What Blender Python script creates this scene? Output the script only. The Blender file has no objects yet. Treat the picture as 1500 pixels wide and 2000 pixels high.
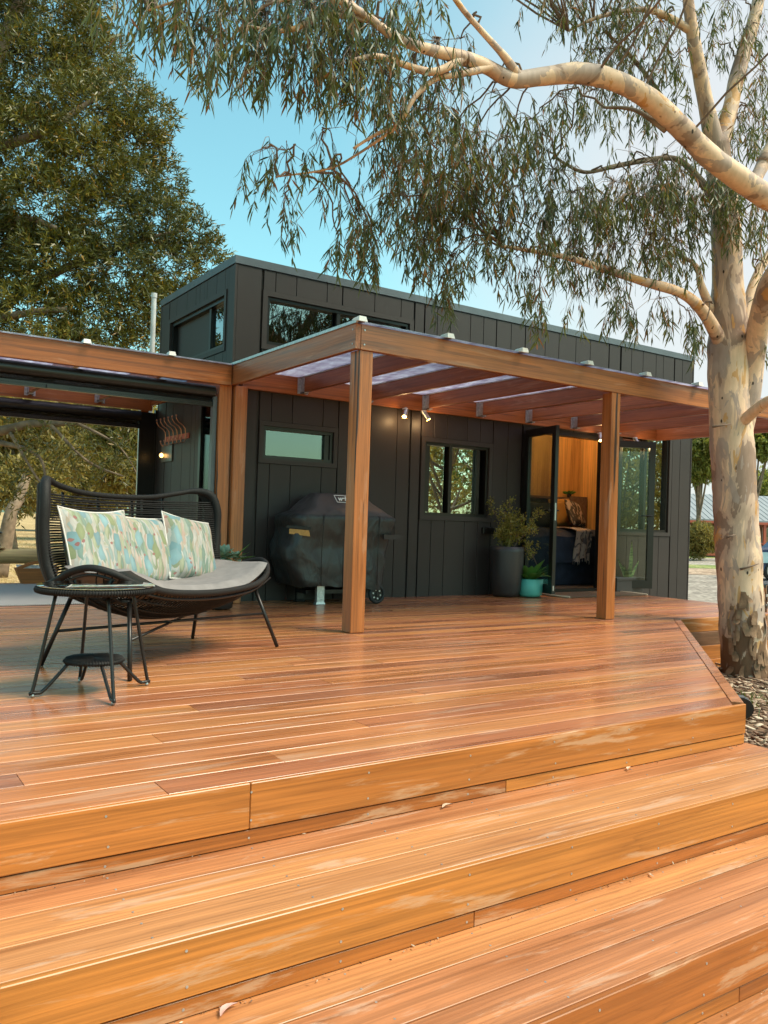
import bpy, bmesh, math, random
import numpy as np
from mathutils import Vector, Matrix
R = math.radians
random.seed(7); rng = np.random.default_rng(7)
S = bpy.context.scene
COL = S.collection

# ------------------------------------------------------------------ camera, world, sun, exposure
FPX, PITCH, ROLL, YAW, CH = 1625.74, 0.0133227, 0.0323461, 0.5902215, 0.85
cy, sy, cp, sp = math.cos(YAW), math.sin(YAW), math.cos(PITCH), math.sin(PITCH)
FW = Vector((sy*cp, cy*cp, sp)); RT = Vector((cy, -sy, 0)); UP = RT.cross(FW)
R2 = RT*math.cos(ROLL) + UP*math.sin(ROLL); U2 = -RT*math.sin(ROLL) + UP*math.cos(ROLL)
CAM = Vector((0, 0, CH))
cam = bpy.data.cameras.new('camera'); co = bpy.data.objects.new('camera', cam); COL.objects.link(co)
cam.sensor_fit = 'VERTICAL'; cam.sensor_height = 36; cam.sensor_width = 36; cam.lens = FPX/2000*36
cam.clip_start = 0.05; cam.clip_end = 3000
m = Matrix((R2, U2, -FW)).transposed().to_4x4(); m.translation = CAM
co.matrix_world = m
S.camera = co

SUN_AZ, SUN_EL = 140, 55          # azimuth from +Y towards +X
w = bpy.data.worlds.new('World'); S.world = w; w.use_nodes = True
nt = w.node_tree; bg = nt.nodes['Background']
sky = nt.nodes.new('ShaderNodeTexSky'); sky.sky_type = 'NISHITA'; sky.sun_disc = False
sky.sun_elevation = R(SUN_EL); sky.sun_rotation = R(SUN_AZ)
sky.air_density = 1.0; sky.dust_density = 2.2; sky.ozone_density = 0.9; sky.altitude = 50
tint = nt.nodes.new('ShaderNodeMix'); tint.data_type = 'RGBA'; tint.blend_type = 'MULTIPLY'
tint.inputs[0].default_value = 1; tint.inputs[7].default_value = (0.64, 0.98, 0.74, 1)
nt.links.new(sky.outputs[0], tint.inputs[6]); # thin white cloud bank low in the east
geo = nt.nodes.new('ShaderNodeTexCoord'); dot = nt.nodes.new('ShaderNodeVectorMath'); dot.operation = 'DOT_PRODUCT'
nt.links.new(geo.outputs['Generated'], dot.inputs[0]); dot.inputs[1].default_value = (math.sin(R(84))*0.97, math.cos(R(84))*0.97, 0.24)
cn = nt.nodes.new('ShaderNodeTexNoise'); cn.inputs['Scale'].default_value = 3.0; cn.inputs['Detail'].default_value = 5; nt.links.new(geo.outputs['Generated'], cn.inputs['Vector'])
ca_ = nt.nodes.new('ShaderNodeMath'); ca_.operation = 'MULTIPLY_ADD'; nt.links.new(cn.outputs[0], ca_.inputs[0]); ca_.inputs[1].default_value = 0.22; nt.links.new(dot.outputs['Value'], ca_.inputs[2])
mr = nt.nodes.new('ShaderNodeMapRange'); mr.interpolation_type = 'SMOOTHSTEP'; nt.links.new(ca_.outputs[0], mr.inputs[0]); mr.inputs[1].default_value = 0.68; mr.inputs[2].default_value = 1.02; mr.inputs[4].default_value = 0.92
cl_ = nt.nodes.new('ShaderNodeMix'); cl_.data_type = 'RGBA'; nt.links.new(mr.outputs[0], cl_.inputs[0]); nt.links.new(tint.outputs[2], cl_.inputs[6]); cl_.inputs[7].default_value = (2.5, 2.5, 2.55, 1)
nt.links.new(cl_.outputs[2], bg.inputs[0])
bg.inputs[1].default_value = 0.13
sun = bpy.data.lights.new('sun', 'SUN'); sun.energy = 2.0; sun.angle = R(24); sun.color = (1.0, 0.86, 0.73)
so = bpy.data.objects.new('sun', sun); COL.objects.link(so)
d = Vector((math.sin(R(SUN_AZ))*math.cos(R(SUN_EL)), math.cos(R(SUN_AZ))*math.cos(R(SUN_EL)), math.sin(R(SUN_EL))))
so.rotation_euler = d.to_track_quat('Z', 'Y').to_euler(); so.location = d*30
S.view_settings.view_transform = 'Standard'; S.view_settings.look = 'None'
S.view_settings.gamma = 1; S.view_settings.use_curve_mapping = False
S.view_settings.exposure = 1.42
S.cycles.max_bounces = 8; S.cycles.transparent_max_bounces = 16; S.cycles.caustics_reflective = False; S.cycles.caustics_refractive = False
S.cycles.use_denoising = True; S.cycles.sample_clamp_indirect = 6

def at(x, y, D):
    """world point seen at pixel (x, y) of the 1500x2000 photograph, D metres deep"""
    return CAM + (R2*((x-750)/FPX) - U2*((y-1000)/FPX) + FW)*D

# ------------------------------------------------------------------ mesh helpers
class MB:
    def __init__(s): s.v = []; s.f = []
    def add(s, vs, fs):
        o = len(s.v); s.v += [tuple(p) for p in vs]; s.f += [tuple(i+o for i in f) for f in fs]; return s
    def box(s, x0, x1, y0, y1, z0, z1):
        return s.add([(x0,y0,z0),(x1,y0,z0),(x1,y1,z0),(x0,y1,z0),(x0,y0,z1),(x1,y0,z1),(x1,y1,z1),(x0,y1,z1)],
                     [(0,3,2,1),(4,5,6,7),(0,1,5,4),(1,2,6,5),(2,3,7,6),(3,0,4,7)])
    def hexa(s, p): return s.add(p, [(0,3,2,1),(4,5,6,7),(0,1,5,4),(1,2,6,5),(2,3,7,6),(3,0,4,7)])
    def cbox(s, x0, x1, y0, y1, z0, z1, b=0.004):
        """box with its vertical and top/bottom edges chamfered"""
        def ring(z, i): return [(x0+b+i,y0+i,z),(x1-b-i,y0+i,z),(x1-i,y0+b+i,z),(x1-i,y1-b-i,z),(x1-b-i,y1-i,z),(x0+b+i,y1-i,z),(x0+i,y1-b-i,z),(x0+i,y0+b+i,z)]
        return s.loft([ring(z0,b),ring(z0+b,0),ring(z1-b,0),ring(z1,b)])
    def loft(s, rings, cap=True, closed=False):
        n = len(rings[0]); o = len(s.v)
        for r in rings: s.v += [tuple(p) for p in r]
        k = len(rings)
        for i in range(k if closed else k-1):
            a = o+i*n; b = o+((i+1) % k)*n
            for j in range(n):
                j2 = (j+1) % n; s.f.append((a+j, a+j2, b+j2, b+j))
        if cap and not closed:
            s.f.append(tuple(o+j for j in reversed(range(n)))); s.f.append(tuple(o+(k-1)*n+j for j in range(n)))
        return s
    def tube(s, pts, r, n=8, closed=False, squash=1.0):
        pts = [Vector(p) for p in pts]; k = len(pts)
        rs = r if isinstance(r, (list, tuple)) else [r]*k
        rings = []; up = None
        for i, p in enumerate(pts):
            if closed: t = (pts[(i+1) % k]-pts[i-1])
            else: t = pts[min(i+1,k-1)]-pts[max(i-1,0)]
            if t.length < 1e-9: t = Vector((0,0,1))
            t.normalize()
            if up is None:
                up = Vector((0,0,1)) if abs(t.z) < 0.9 else Vector((1,0,0))
            a = up - t*up.dot(t)
            if a.length < 1e-6: a = t.orthogonal()
            a.normalize(); up = a; b = t.cross(a)
            rings.append([p + (a*math.cos(2*math.pi*j/n)*squash + b*math.sin(2*math.pi*j/n))*rs[i] for j in range(n)])
        return s.loft(rings, closed=closed)
    def lathe(s, prof, c=(0,0,0), n=24):
        rings = [[(c[0]+r*math.cos(2*math.pi*j/n), c[1]+r*math.sin(2*math.pi*j/n), c[2]+z) for j in range(n)] for r, z in prof]
        return s.loft(rings)
    def disc(s, c, nrm, r, h, n=10):
        nrm = Vector(nrm).normalized(); return s.tube([Vector(c), Vector(c)+nrm*h], r, n)
    def beam(s, a, b, wd, ht, up=(0,0,1)):
        """straight bar from a to b, wd across, ht along up"""
        a = Vector(a); b = Vector(b); t = (b-a).normalized(); u = Vector(up); u = (u-t*u.dot(t)).normalized(); q = t.cross(u)
        def rg(p): return [p-q*wd/2-u*ht/2, p+q*wd/2-u*ht/2, p+q*wd/2+u*ht/2, p-q*wd/2+u*ht/2]
        return s.loft([rg(a), rg(b)])

def mesh(name, mb, mat, smooth=False):
    me = bpy.data.meshes.new(name); me.from_pydata(mb.v, [], mb.f); me.update()
    for mm in (mat if isinstance(mat, (list, tuple)) else [mat]): me.materials.append(mm)
    if smooth: me.polygons.foreach_set('use_smooth', [True]*len(me.polygons))
    return me
def put(name, me, parent=None, **kw):
    o = bpy.data.objects.new(name, me); COL.objects.link(o)
    if parent is not None:
        o.parent = parent
    for k, v in kw.items(): o[k] = v
    return o
def part(name, mb, mat, parent, smooth=False, world=True, **kw):
    """a part whose mesh is given in world coordinates (world) or in its parent's frame"""
    if smooth == 'auto':
        o = put(name, mesh(name, mb, mat, True), parent, **kw); flat_sharp(o.data)
    else: o = put(name, mesh(name, mb, mat, smooth), parent, **kw)
    if world and parent is not None:
        r = parent; M = Matrix.Identity(4)
        while r is not None:
            M = (Matrix.Translation(r.location) @ r.rotation_euler.to_matrix().to_4x4()) @ M if r.type == 'EMPTY' else M
            r = r.parent
        if parent.type == 'EMPTY': o.matrix_parent_inverse = M.inverted()
    return o
def flat_sharp(me, ang=35):
    bm = bmesh.new(); bm.from_mesh(me)
    for e in bm.edges:
        e.smooth = not (len(e.link_faces) == 2 and e.calc_face_angle(0) > R(ang))
    bm.to_mesh(me); bm.free()
def thing(name, label, cat, loc=(0,0,0), rz=0, group=None):
    o = bpy.data.objects.new(name, None); COL.objects.link(o); o.empty_display_size = 0.1
    o.location = loc; o.rotation_euler = (0,0,rz); o['label'] = label; o['category'] = cat
    if group: o['group'] = group
    return o
def struct_root(name, loc=(0,0,0)):
    o = bpy.data.objects.new(name, None); COL.objects.link(o); o.location = loc; o['kind'] = 'structure'; return o
def solo(name, mb, mat, label, cat, group=None, smooth=False):
    o = put(name, mesh(name, mb, mat, bool(smooth)), None, label=label, category=cat)
    if smooth == 'auto': flat_sharp(o.data)
    if group: o['group'] = group
    return o
def struct(name, mb, mat): return put(name, mesh(name, mb, mat), None, kind='structure')

# ------------------------------------------------------------------ materials
def newmat(name):
    mt = bpy.data.materials.new(name); mt.use_nodes = True; return mt, mt.node_tree, mt.node_tree.nodes['Principled BSDF']
def N(t, typ, **kw):
    n = t.nodes.new(typ)
    for k, v in kw.items(): setattr(n, k, v)
    return n
def ramp(t, stops, interp='LINEAR'):
    n = t.nodes.new('ShaderNodeValToRGB'); cr = n.color_ramp; cr.interpolation = interp
    while len(cr.elements) < len(stops): cr.elements.new(0.5)
    for e, (p, c) in zip(cr.elements, stops):
        e.position = p; e.color = (*c, 1) if len(c) == 3 else c
    return n
def noise(t, vec, scale, detail=4, dist=0.0, rough=0.5):
    n = t.nodes.new('ShaderNodeTexNoise'); n.inputs['Scale'].default_value = scale; n.inputs['Detail'].default_value = detail
    n.inputs['Distortion'].default_value = dist; n.inputs['Roughness'].default_value = rough
    if vec is not None: t.links.new(vec, n.inputs['Vector'])
    return n
def mixc(t, fac, a, b, mode='MIX'):
    n = t.nodes.new('ShaderNodeMix'); n.data_type = 'RGBA'; n.blend_type = mode
    for i, x in ((0, fac), (6, a), (7, b)):
        if hasattr(x, 'links'): t.links.new(x, n.inputs[i])
        elif isinstance(x, (int, float)): n.inputs[i].default_value = x if i == 0 else (x, x, x, 1)
        else: n.inputs[i].default_value = (*x, 1)
    return n.outputs[2]
def mathn(t, op, a, b=None, c=None):
    n = t.nodes.new('ShaderNodeMath'); n.operation = op
    for i, x in enumerate((a, b, c)):
        if x is None: continue
        if hasattr(x, 'links'): t.links.new(x, n.inputs[i])
        else: n.inputs[i].default_value = x
    return n.outputs[0]
def mapping(t, vec, scale=(1,1,1), rot=(0,0,0), loc=(0,0,0)):
    n = t.nodes.new('ShaderNodeMapping'); n.inputs['Scale'].default_value = scale; n.inputs['Rotation'].default_value = rot; n.inputs['Location'].default_value = loc
    t.links.new(vec, n.inputs['Vector']); return n.outputs[0]
def bump(t, b, h, strength=0.3, dist=0.01):
    n = t.nodes.new('ShaderNodeBump'); n.inputs['Strength'].default_value = strength; n.inputs['Distance'].default_value = dist
    t.links.new(h, n.inputs['Height']); t.links.new(n.outputs[0], b.inputs['Normal']); return n

def plain(name, col, rough=0.5, metal=0.0, var=0.12, scale=6, bumps=0.0, spec=0.5, bscale=60):
    mt, t, b = newmat(name)
    tc = N(t, 'ShaderNodeTexCoord').outputs['Object']
    n = noise(t, tc, scale, 5)
    lo = tuple(c*(1-var) for c in col); hi = tuple(min(1, c*(1+var)) for c in col)
    rp = ramp(t, [(0.3, lo), (0.7, hi)]); t.links.new(n.outputs[0], rp.inputs[0]); t.links.new(rp.outputs[0], b.inputs['Base Color'])
    b.inputs['Roughness'].default_value = rough; b.inputs['Metallic'].default_value = metal; b.inputs['Specular IOR Level'].default_value = spec
    if bumps: bump(t, b, noise(t, tc, bscale, 4).outputs[0], bumps, 0.004)
    return mt

def wood(name, axis, tones, rough=0.35, wear=0.0, crack=0.0, wearcol=(0.62,0.43,0.30), gscale=1.0, spec=0.5, coat=0.0):
    """oiled timber: grain runs along axis; every board (object) takes its own tone"""
    mt, t, b = newmat(name)
    tc = N(t, 'ShaderNodeTexCoord').outputs['Object']; oi = N(t, 'ShaderNodeObjectInfo').outputs['Random']
    ov = N(t, 'ShaderNodeCombineXYZ'); 
    for i, k in enumerate((37.0, 91.0, 53.0)): t.links.new(mathn(t, 'MULTIPLY', oi, k), ov.inputs[i])
    add = N(t, 'ShaderNodeVectorMath', operation='ADD'); t.links.new(tc, add.inputs[0]); t.links.new(ov.outputs[0], add.inputs[1])
    v = add.outputs[0]
    def st(al, ac):
        s = [ac*gscale]*3; s[axis] = al*gscale; return mapping(t, v, s)
    base = ramp(t, [(i/(len(tones)), c) for i, c in enumerate(tones)], 'CONSTANT'); t.links.new(oi, base.inputs[0])
    big = noise(t, st(0.55, 7), 1.0, 3, 1.2); fine = noise(t, st(1.1, 85), 1.0, 6, 0.25, 0.6); flow = noise(t, st(0.45, 13), 1.0, 3, 0.9)
    ring = mathn(t, 'FRACT', mathn(t, 'MULTIPLY', flow.outputs[0], 7.0))
    ringr = ramp(t, [(0.0, (0.62,)*3), (0.12, (0.96,)*3), (0.6, (1.06,)*3), (1.0, (0.92,)*3)]); t.links.new(ring, ringr.inputs[0])
    fr = ramp(t, [(0.32, (0.62,)*3), (0.6, (1.10,)*3)]); t.links.new(fine.outputs[0], fr.inputs[0])
    br = ramp(t, [(0.3, (0.72, 0.66, 0.62)), (0.5, (1.0, 1.0, 1.0)), (0.72, (1.18, 1.14, 1.05))]); t.links.new(big.outputs[0], br.inputs[0])
    c = mixc(t, 1.0, base.outputs[0], br.outputs[0], 'MULTIPLY')
    c = mixc(t, 0.55, c, ringr.outputs[0], 'MULTIPLY'); c = mixc(t, 0.9, c, fr.outputs[0], 'MULTIPLY')
    if wear > 0:
        wn = noise(t, st(1.5, 13), 1.0, 8, 0.5, 0.68)
        wr = ramp(t, [(0.56, (0,)*3), (0.63, (1,)*3)]); t.links.new(wn.outputs[0], wr.inputs[0])
        c = mixc(t, mathn(t, 'MULTIPLY', wr.outputs[0], wear), c, wearcol)
    if crack > 0:
        cn = noise(t, st(0.5, 26), 1.0, 3, 0.5); cr = ramp(t, [(0.625, (0,)*3), (0.640, (1,)*3)]); t.links.new(cn.outputs[0], cr.inputs[0])
        c = mixc(t, mathn(t, 'MULTIPLY', cr.outputs[0], crack), c, (0.05, 0.02, 0.012))
    t.links.new(c, b.inputs['Base Color'])
    rr = ramp(t, [(0.3, (rough-0.08,)*3), (0.7, (rough+0.14,)*3)]); t.links.new(big.outputs[0], rr.inputs[0]); t.links.new(rr.outputs[0], b.inputs['Roughness'])
    b.inputs['Specular IOR Level'].default_value = spec
    b.inputs['Coat Weight'].default_value = coat; b.inputs['Coat Roughness'].default_value = 0.2
    bump(t, b, mixc(t, 0.5, fine.outputs[0], flow.outputs[0]), 0.22, 0.004)
    return mt

DT = [(0.424, 0.15, 0.053), (0.354, 0.118, 0.05), (0.476, 0.182, 0.067), (0.389, 0.134, 0.055), (0.302, 0.107, 0.052), (0.45, 0.162, 0.063), (0.494, 0.193, 0.067), (0.372, 0.126, 0.055), (0.415, 0.15, 0.064)]
RT_ = [(0.41,0.135,0.027),(0.46,0.168,0.036),(0.35,0.108,0.023),(0.42,0.142,0.030)]
PT = [(0.43,0.142,0.042),(0.41,0.130,0.032),(0.44,0.148,0.046)]
M = {}
M['deck'] = wood('oiled_deck_timber', 0, DT, 0.27, 0.35, 0.0, (0.50,0.33,0.24), coat=0.3)  # sky gloss on the deck top is put into these paler, pinker tones
M['tread'] = wood('oiled_tread_timber', 0, [(0.45,0.182,0.068),(0.43,0.166,0.066),(0.47,0.194,0.072),(0.41,0.155,0.064)], 0.40, 0.45, 0.0, (0.55,0.37,0.27))
M['riser'] = wood('oiled_riser_timber', 0, RT_, 0.34, 0.48, 0.0, (0.55,0.36,0.23))
M['pit'] = wood('dark_riser_timber', 0, [(0.17,0.08,0.042),(0.15,0.07,0.04)], 0.35, 0.15)  # naturally darker board among the orange ones of the pit wall
M['post'] = wood('oiled_post_timber', 2, PT, 0.36, 0.2, 1.0, (0.62,0.40,0.28))
M['beamx'] = wood('oiled_beam_timber', 0, [(0.34,0.104,0.026),(0.37,0.122,0.030)], 0.36, 0.25, 0.4, (0.5,0.3,0.19))
M['beamy'] = wood('oiled_rafter_timber', 1, [(0.30,0.098,0.034),(0.33,0.112,0.040),(0.26,0.086,0.032)], 0.38, 0.15, 0.3)
M['clad'] = plain('charcoal_cladding', (0.029,0.0222,0.0205), 0.5, 0, 0.10, 1.3, 0.12, 0.4, 220)
M['trim'] = plain('charcoal_trim', (0.032,0.0252,0.0232), 0.5, 0, 0.08, 2, 0.05, 0.4)
M['cap'] = plain('grey_flashing', (0.10,0.115,0.13), 0.4, 0.3)
M['alu'] = plain('black_aluminium', (0.013,0.012,0.011), 0.32, 0.2, 0.08)
M['silver'] = plain('silver_metal', (0.42,0.42,0.42), 0.35, 0.9)
M['galv'] = plain('galvanised_steel', (0.45,0.46,0.47), 0.42, 0.75, 0.25, 40)
M['white'] = plain('white_plastic', (0.72,0.70,0.68), 0.4)
M['pipe'] = plain('grey_plastic_pipe', (0.50,0.50,0.49), 0.5)
M['blk'] = plain('black_steel', (0.015,0.013,0.0125), 0.38, 0.3)
M['cord'] = plain('black_cord', (0.009,0.0075,0.007), 0.65, 0, 0.25, 80, 0.5, 0.3, 160)
M['rubber'] = plain('black_rubber', (0.02,0.02,0.02), 0.7)
M['copper'] = plain('copper', (0.60,0.30,0.19), 0.3, 1.0)
M['ply'] = wood('plywood_lining', 2, [(0.70,0.42,0.14)], 0.5, 0.0, 0.0, gscale=0.5)
M['dark'] = plain('dark_lining', (0.05,0.045,0.04), 0.7)
M['navy'] = plain('navy_bedding', (0.022,0.032,0.055), 0.85, 0, 0.3, 8, 0.6, 0.3, 25)
M['olive'] = plain('dark_green_cushion', (0.035,0.04,0.03), 0.85, 0, 0.2, 8, 0.4, 0.2)
M['coir'] = plain('brown_coir', (0.12,0.085,0.06), 0.95, 0, 0.4, 90, 1.0, 0.1, 300)
M['rope'] = plain('pale_rope', (0.45,0.36,0.26), 0.9, 0, 0.2, 60, 0.6)
M['pot'] = plain('charcoal_pot', (0.030,0.029,0.030), 0.42, 0, 0.15, 4)
M['teal'] = plain('teal_pot', (0.10,0.46,0.40), 0.38, 0, 0.07, 4)
M['soil'] = plain('potting_soil', (0.05,0.035,0.025), 0.95, 0, 0.4, 50, 1.0)
M['basket'] = wood('varnished_trug', 0, [(0.34,0.11,0.022)], 0.6, 0.0)
M['paper'] = plain('magazine_paper', (0.55,0.52,0.55), 0.5, 0, 0.5, 30)
M['log'] = wood('weathered_log', 0, [(0.52,0.36,0.18)], 0.75, 0.3, 0.8)
M['trunk'] = plain('grey_brown_bark', (0.21,0.15,0.105), 0.85, 0, 0.35, 7, 0.8, 0.2, 30)
M['twig'] = plain('twig_bark', (0.16,0.105,0.075), 0.8, 0, 0.3, 20)
M['redpaint'] = plain('red_paint', (0.40,0.085,0.045), 0.5)
M['roofgrey'] = plain('grey_roof_sheet', (0.24,0.25,0.27), 0.55, 0.0, 0.06, 0.6)
M['brickred'] = plain('red_brick_wall', (0.28,0.13,0.08), 0.85, 0, 0.4, 3)
M['carblue'] = plain('dark_blue_paint', (0.03,0.05,0.12), 0.25, 0.2)
M['carsilver'] = plain('pale_blue_paint', (0.35,0.50,0.56), 0.3, 0.2)
M['carglass'] = plain('pale_car_glass', (0.42,0.52,0.52), 0.12, 0.0)
M['orange'] = plain('tan_webbing', (0.50,0.26,0.075), 0.7, 0, 0.15, 50)
M['leaflit'] = plain('dry_leaf', (0.48,0.34,0.24), 0.6, 0, 0.3, 30)
M['leafpink'] = plain('pink_dry_leaf', (0.52,0.30,0.26), 0.6, 0, 0.2, 30)
M['chip'] = None

def emis(name, col, k):
    mt, t, b = newmat(name); b.inputs['Emission Color'].default_value = (*col, 1); b.inputs['Emission Strength'].default_value = k
    b.inputs['Base Color'].default_value = (*col, 1); return mt
M['bulb'] = emis('lit_bulb', (1.0, 0.52, 0.14), 2.6)

def glass(name, refl, tintc=(0.85,0.9,0.88), rough=0.01, k=1.6):
    """thin pane: clear transmission mixed with a mirror by angle"""
    mt, t, b = newmat(name); t.nodes.remove(b); out = t.nodes['Material Output']
    tr = N(t, 'ShaderNodeBsdfTransparent'); tr.inputs[0].default_value = (*tintc, 1)
    gl = N(t, 'ShaderNodeBsdfGlossy'); gl.inputs['Roughness'].default_value = rough; gl.inputs[0].default_value = (0.92, 0.96, 0.97, 1)
    fr = N(t, 'ShaderNodeFresnel'); fr.inputs[0].default_value = 1.5
    f = mathn(t, 'MINIMUM', mathn(t, 'ADD', mathn(t, 'MULTIPLY', fr.outputs[0], k), refl), 1.0)
    mx = N(t, 'ShaderNodeMixShader'); t.links.new(f, mx.inputs[0]); t.links.new(tr.outputs[0], mx.inputs[1]); t.links.new(gl.outputs[0], mx.inputs[2])
    t.links.new(mx.outputs[0], out.inputs[0]); return mt
M['glass'] = glass('window_glass', 0.42, (0.60,0.64,0.62))
M['glasssmall'] = glass('small_window_glass', 0.05, (0.60,0.64,0.62), k=1.1); M['glassside'] = glass('side_door_glass', 0.0, (0.5,0.5,0.5), k=0.4)
M['glassdoor'] = glass('door_glass', 0.0, (0.82,0.88,0.85), k=0.55)
M['glasstable'] = glass('table_glass', 0.28, (0.45,0.6,0.58))
M['glassbrown'] = glass('tinted_window_glass', 0.16, (0.35,0.30,0.26))

def poly():
    mt, t, b = newmat('polycarbonate_sheet'); t.nodes.remove(b); out = t.nodes['Material Output']
    tc = N(t, 'ShaderNodeTexCoord').outputs['Object']; n = noise(t, mapping(t, tc, (2,1,1)), 7, 6)
    rp = ramp(t, [(0.35, (0.50,0.44,0.55)), (0.65, (0.76,0.74,0.84))]); t.links.new(n.outputs[0], rp.inputs[0])
    tr = N(t, 'ShaderNodeBsdfTransparent'); t.links.new(rp.outputs[0], tr.inputs[0])
    tl = N(t, 'ShaderNodeBsdfTranslucent'); t.links.new(rp.outputs[0], tl.inputs[0])
    gl = N(t, 'ShaderNodeBsdfGlossy'); gl.inputs['Roughness'].default_value = 0.15; gl.inputs[0].default_value = (0.7,0.72,0.78,1)
    m1 = N(t, 'ShaderNodeMixShader'); m1.inputs[0].default_value = 0.6; t.links.new(tr.outputs[0], m1.inputs[1]); t.links.new(tl.outputs[0], m1.inputs[2])
    m2 = N(t, 'ShaderNodeMixShader'); m2.inputs[0].default_value = 0.10; t.links.new(m1.outputs[0], m2.inputs[1]); t.links.new(gl.outputs[0], m2.inputs[2])
    t.links.new(m2.outputs[0], out.inputs[0]); return mt
M['poly'] = poly()

def screen():
    mt, t, b = newmat('dark_mesh_fabric'); t.nodes.remove(b); out = t.nodes['Material Output']
    tr = N(t, 'ShaderNodeBsdfTransparent'); tr.inputs[0].default_value = (0.5,0.48,0.45,1)
    df = N(t, 'ShaderNodeBsdfDiffuse'); df.inputs[0].default_value = (0.02,0.02,0.02,1)
    mx = N(t, 'ShaderNodeMixShader'); mx.inputs[0].default_value = 0.75; t.links.new(tr.outputs[0], mx.inputs[1]); t.links.new(df.outputs[0], mx.inputs[2])
    t.links.new(mx.outputs[0], out.inputs[0]); return mt
M['screen'] = screen()

def leafmat(name, stops, rough=0.45, transl=0.3, patch=0.0):
    """every leaf takes its own tone"""
    mt, t, b = newmat(name); out = t.nodes['Material Output']
    g = N(t, 'ShaderNodeNewGeometry')
    rp = ramp(t, stops); t.links.new(g.outputs['Random Per Island'], rp.inputs[0]); c = rp.outputs[0]
    if patch:  # lit and dark clumps of the crown put into the leaf colour
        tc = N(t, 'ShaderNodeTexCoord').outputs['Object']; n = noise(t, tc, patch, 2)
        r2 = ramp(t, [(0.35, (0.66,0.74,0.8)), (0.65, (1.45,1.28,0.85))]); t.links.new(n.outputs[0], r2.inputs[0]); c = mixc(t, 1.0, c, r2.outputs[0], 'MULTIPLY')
    t.links.new(c, b.inputs['Base Color']); b.inputs['Roughness'].default_value = rough; b.inputs['Specular IOR Level'].default_value = 0.4
    tl = N(t, 'ShaderNodeBsdfTranslucent'); t.links.new(mixc(t, 1.0, c, (1.5,1.45,0.8), 'MULTIPLY'), tl.inputs[0])
    mx = N(t, 'ShaderNodeMixShader'); mx.inputs[0].default_value = transl; t.links.new(b.outputs[0], mx.inputs[1]); t.links.new(tl.outputs[0], mx.inputs[2])
    t.links.new(mx.outputs[0], out.inputs[0]); return mt
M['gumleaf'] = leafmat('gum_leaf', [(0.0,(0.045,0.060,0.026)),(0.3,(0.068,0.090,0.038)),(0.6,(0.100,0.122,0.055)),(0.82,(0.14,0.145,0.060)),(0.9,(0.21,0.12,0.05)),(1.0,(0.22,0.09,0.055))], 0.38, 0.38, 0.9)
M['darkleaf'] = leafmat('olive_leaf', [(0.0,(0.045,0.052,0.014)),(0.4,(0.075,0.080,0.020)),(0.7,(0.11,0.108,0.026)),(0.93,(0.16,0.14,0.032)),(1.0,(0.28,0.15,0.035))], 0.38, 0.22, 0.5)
M['goldleaf'] = leafmat('sunny_olive_leaf', [(0.0,(0.12,0.10,0.03)),(0.5,(0.22,0.175,0.05)),(1.0,(0.34,0.26,0.08))], 0.5, 0.4)  # olive leaf with the paddock's sunlight put into its gold colour
M['greenleaf'] = leafmat('green_leaf', [(0.0,(0.05,0.085,0.02)),(0.5,(0.09,0.13,0.03)),(1.0,(0.15,0.17,0.05))], 0.45, 0.35)
M['farleaf'] = leafmat('pale_green_leaf', [(0.0,(0.12,0.15,0.035)),(0.5,(0.20,0.22,0.055)),(1.0,(0.30,0.28,0.09))], 0.5, 0.45)
M['potleaf'] = leafmat('glossy_pot_leaf', [(0.0,(0.06,0.17,0.04)),(0.6,(0.10,0.26,0.06)),(1.0,(0.18,0.34,0.11))], 0.28, 0.2)
M['shrubleaf'] = leafmat('shrub_leaf', [(0.0,(0.13,0.135,0.025)),(0.6,(0.24,0.22,0.045)),(1.0,(0.38,0.30,0.08))], 0.4, 0.3)
M['succ'] = leafmat('succulent_leaf', [(0.0,(0.20,0.28,0.19)),(1.0,(0.34,0.42,0.30))], 0.5, 0.1)
M['drygrass'] = leafmat('dry_grass', [(0.0,(0.40,0.27,0.12)),(0.6,(0.50,0.36,0.18)),(1.0,(0.30,0.26,0.09))], 0.8, 0.3)
M['chip'] = leafmat('bark_mulch', [(0.0,(0.10,0.055,0.035)),(0.35,(0.22,0.13,0.085)),(0.7,(0.36,0.25,0.17)),(1.0,(0.52,0.42,0.32))], 0.8, 0.0)

def snakeleaf():
    mt, t, b = newmat('banded_snake_plant_leaf'); tc = N(t, 'ShaderNodeTexCoord').outputs['Object']
    n = noise(t, mapping(t, tc, (6,6,34)), 1.0, 3, 0.8); rp = ramp(t, [(0.42,(0.04,0.10,0.035)),(0.58,(0.22,0.30,0.12))]); t.links.new(n.outputs[0], rp.inputs[0])
    t.links.new(rp.outputs[0], b.inputs['Base Color']); b.inputs['Roughness'].default_value = 0.4; return mt
M['snake'] = snakeleaf()

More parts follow.
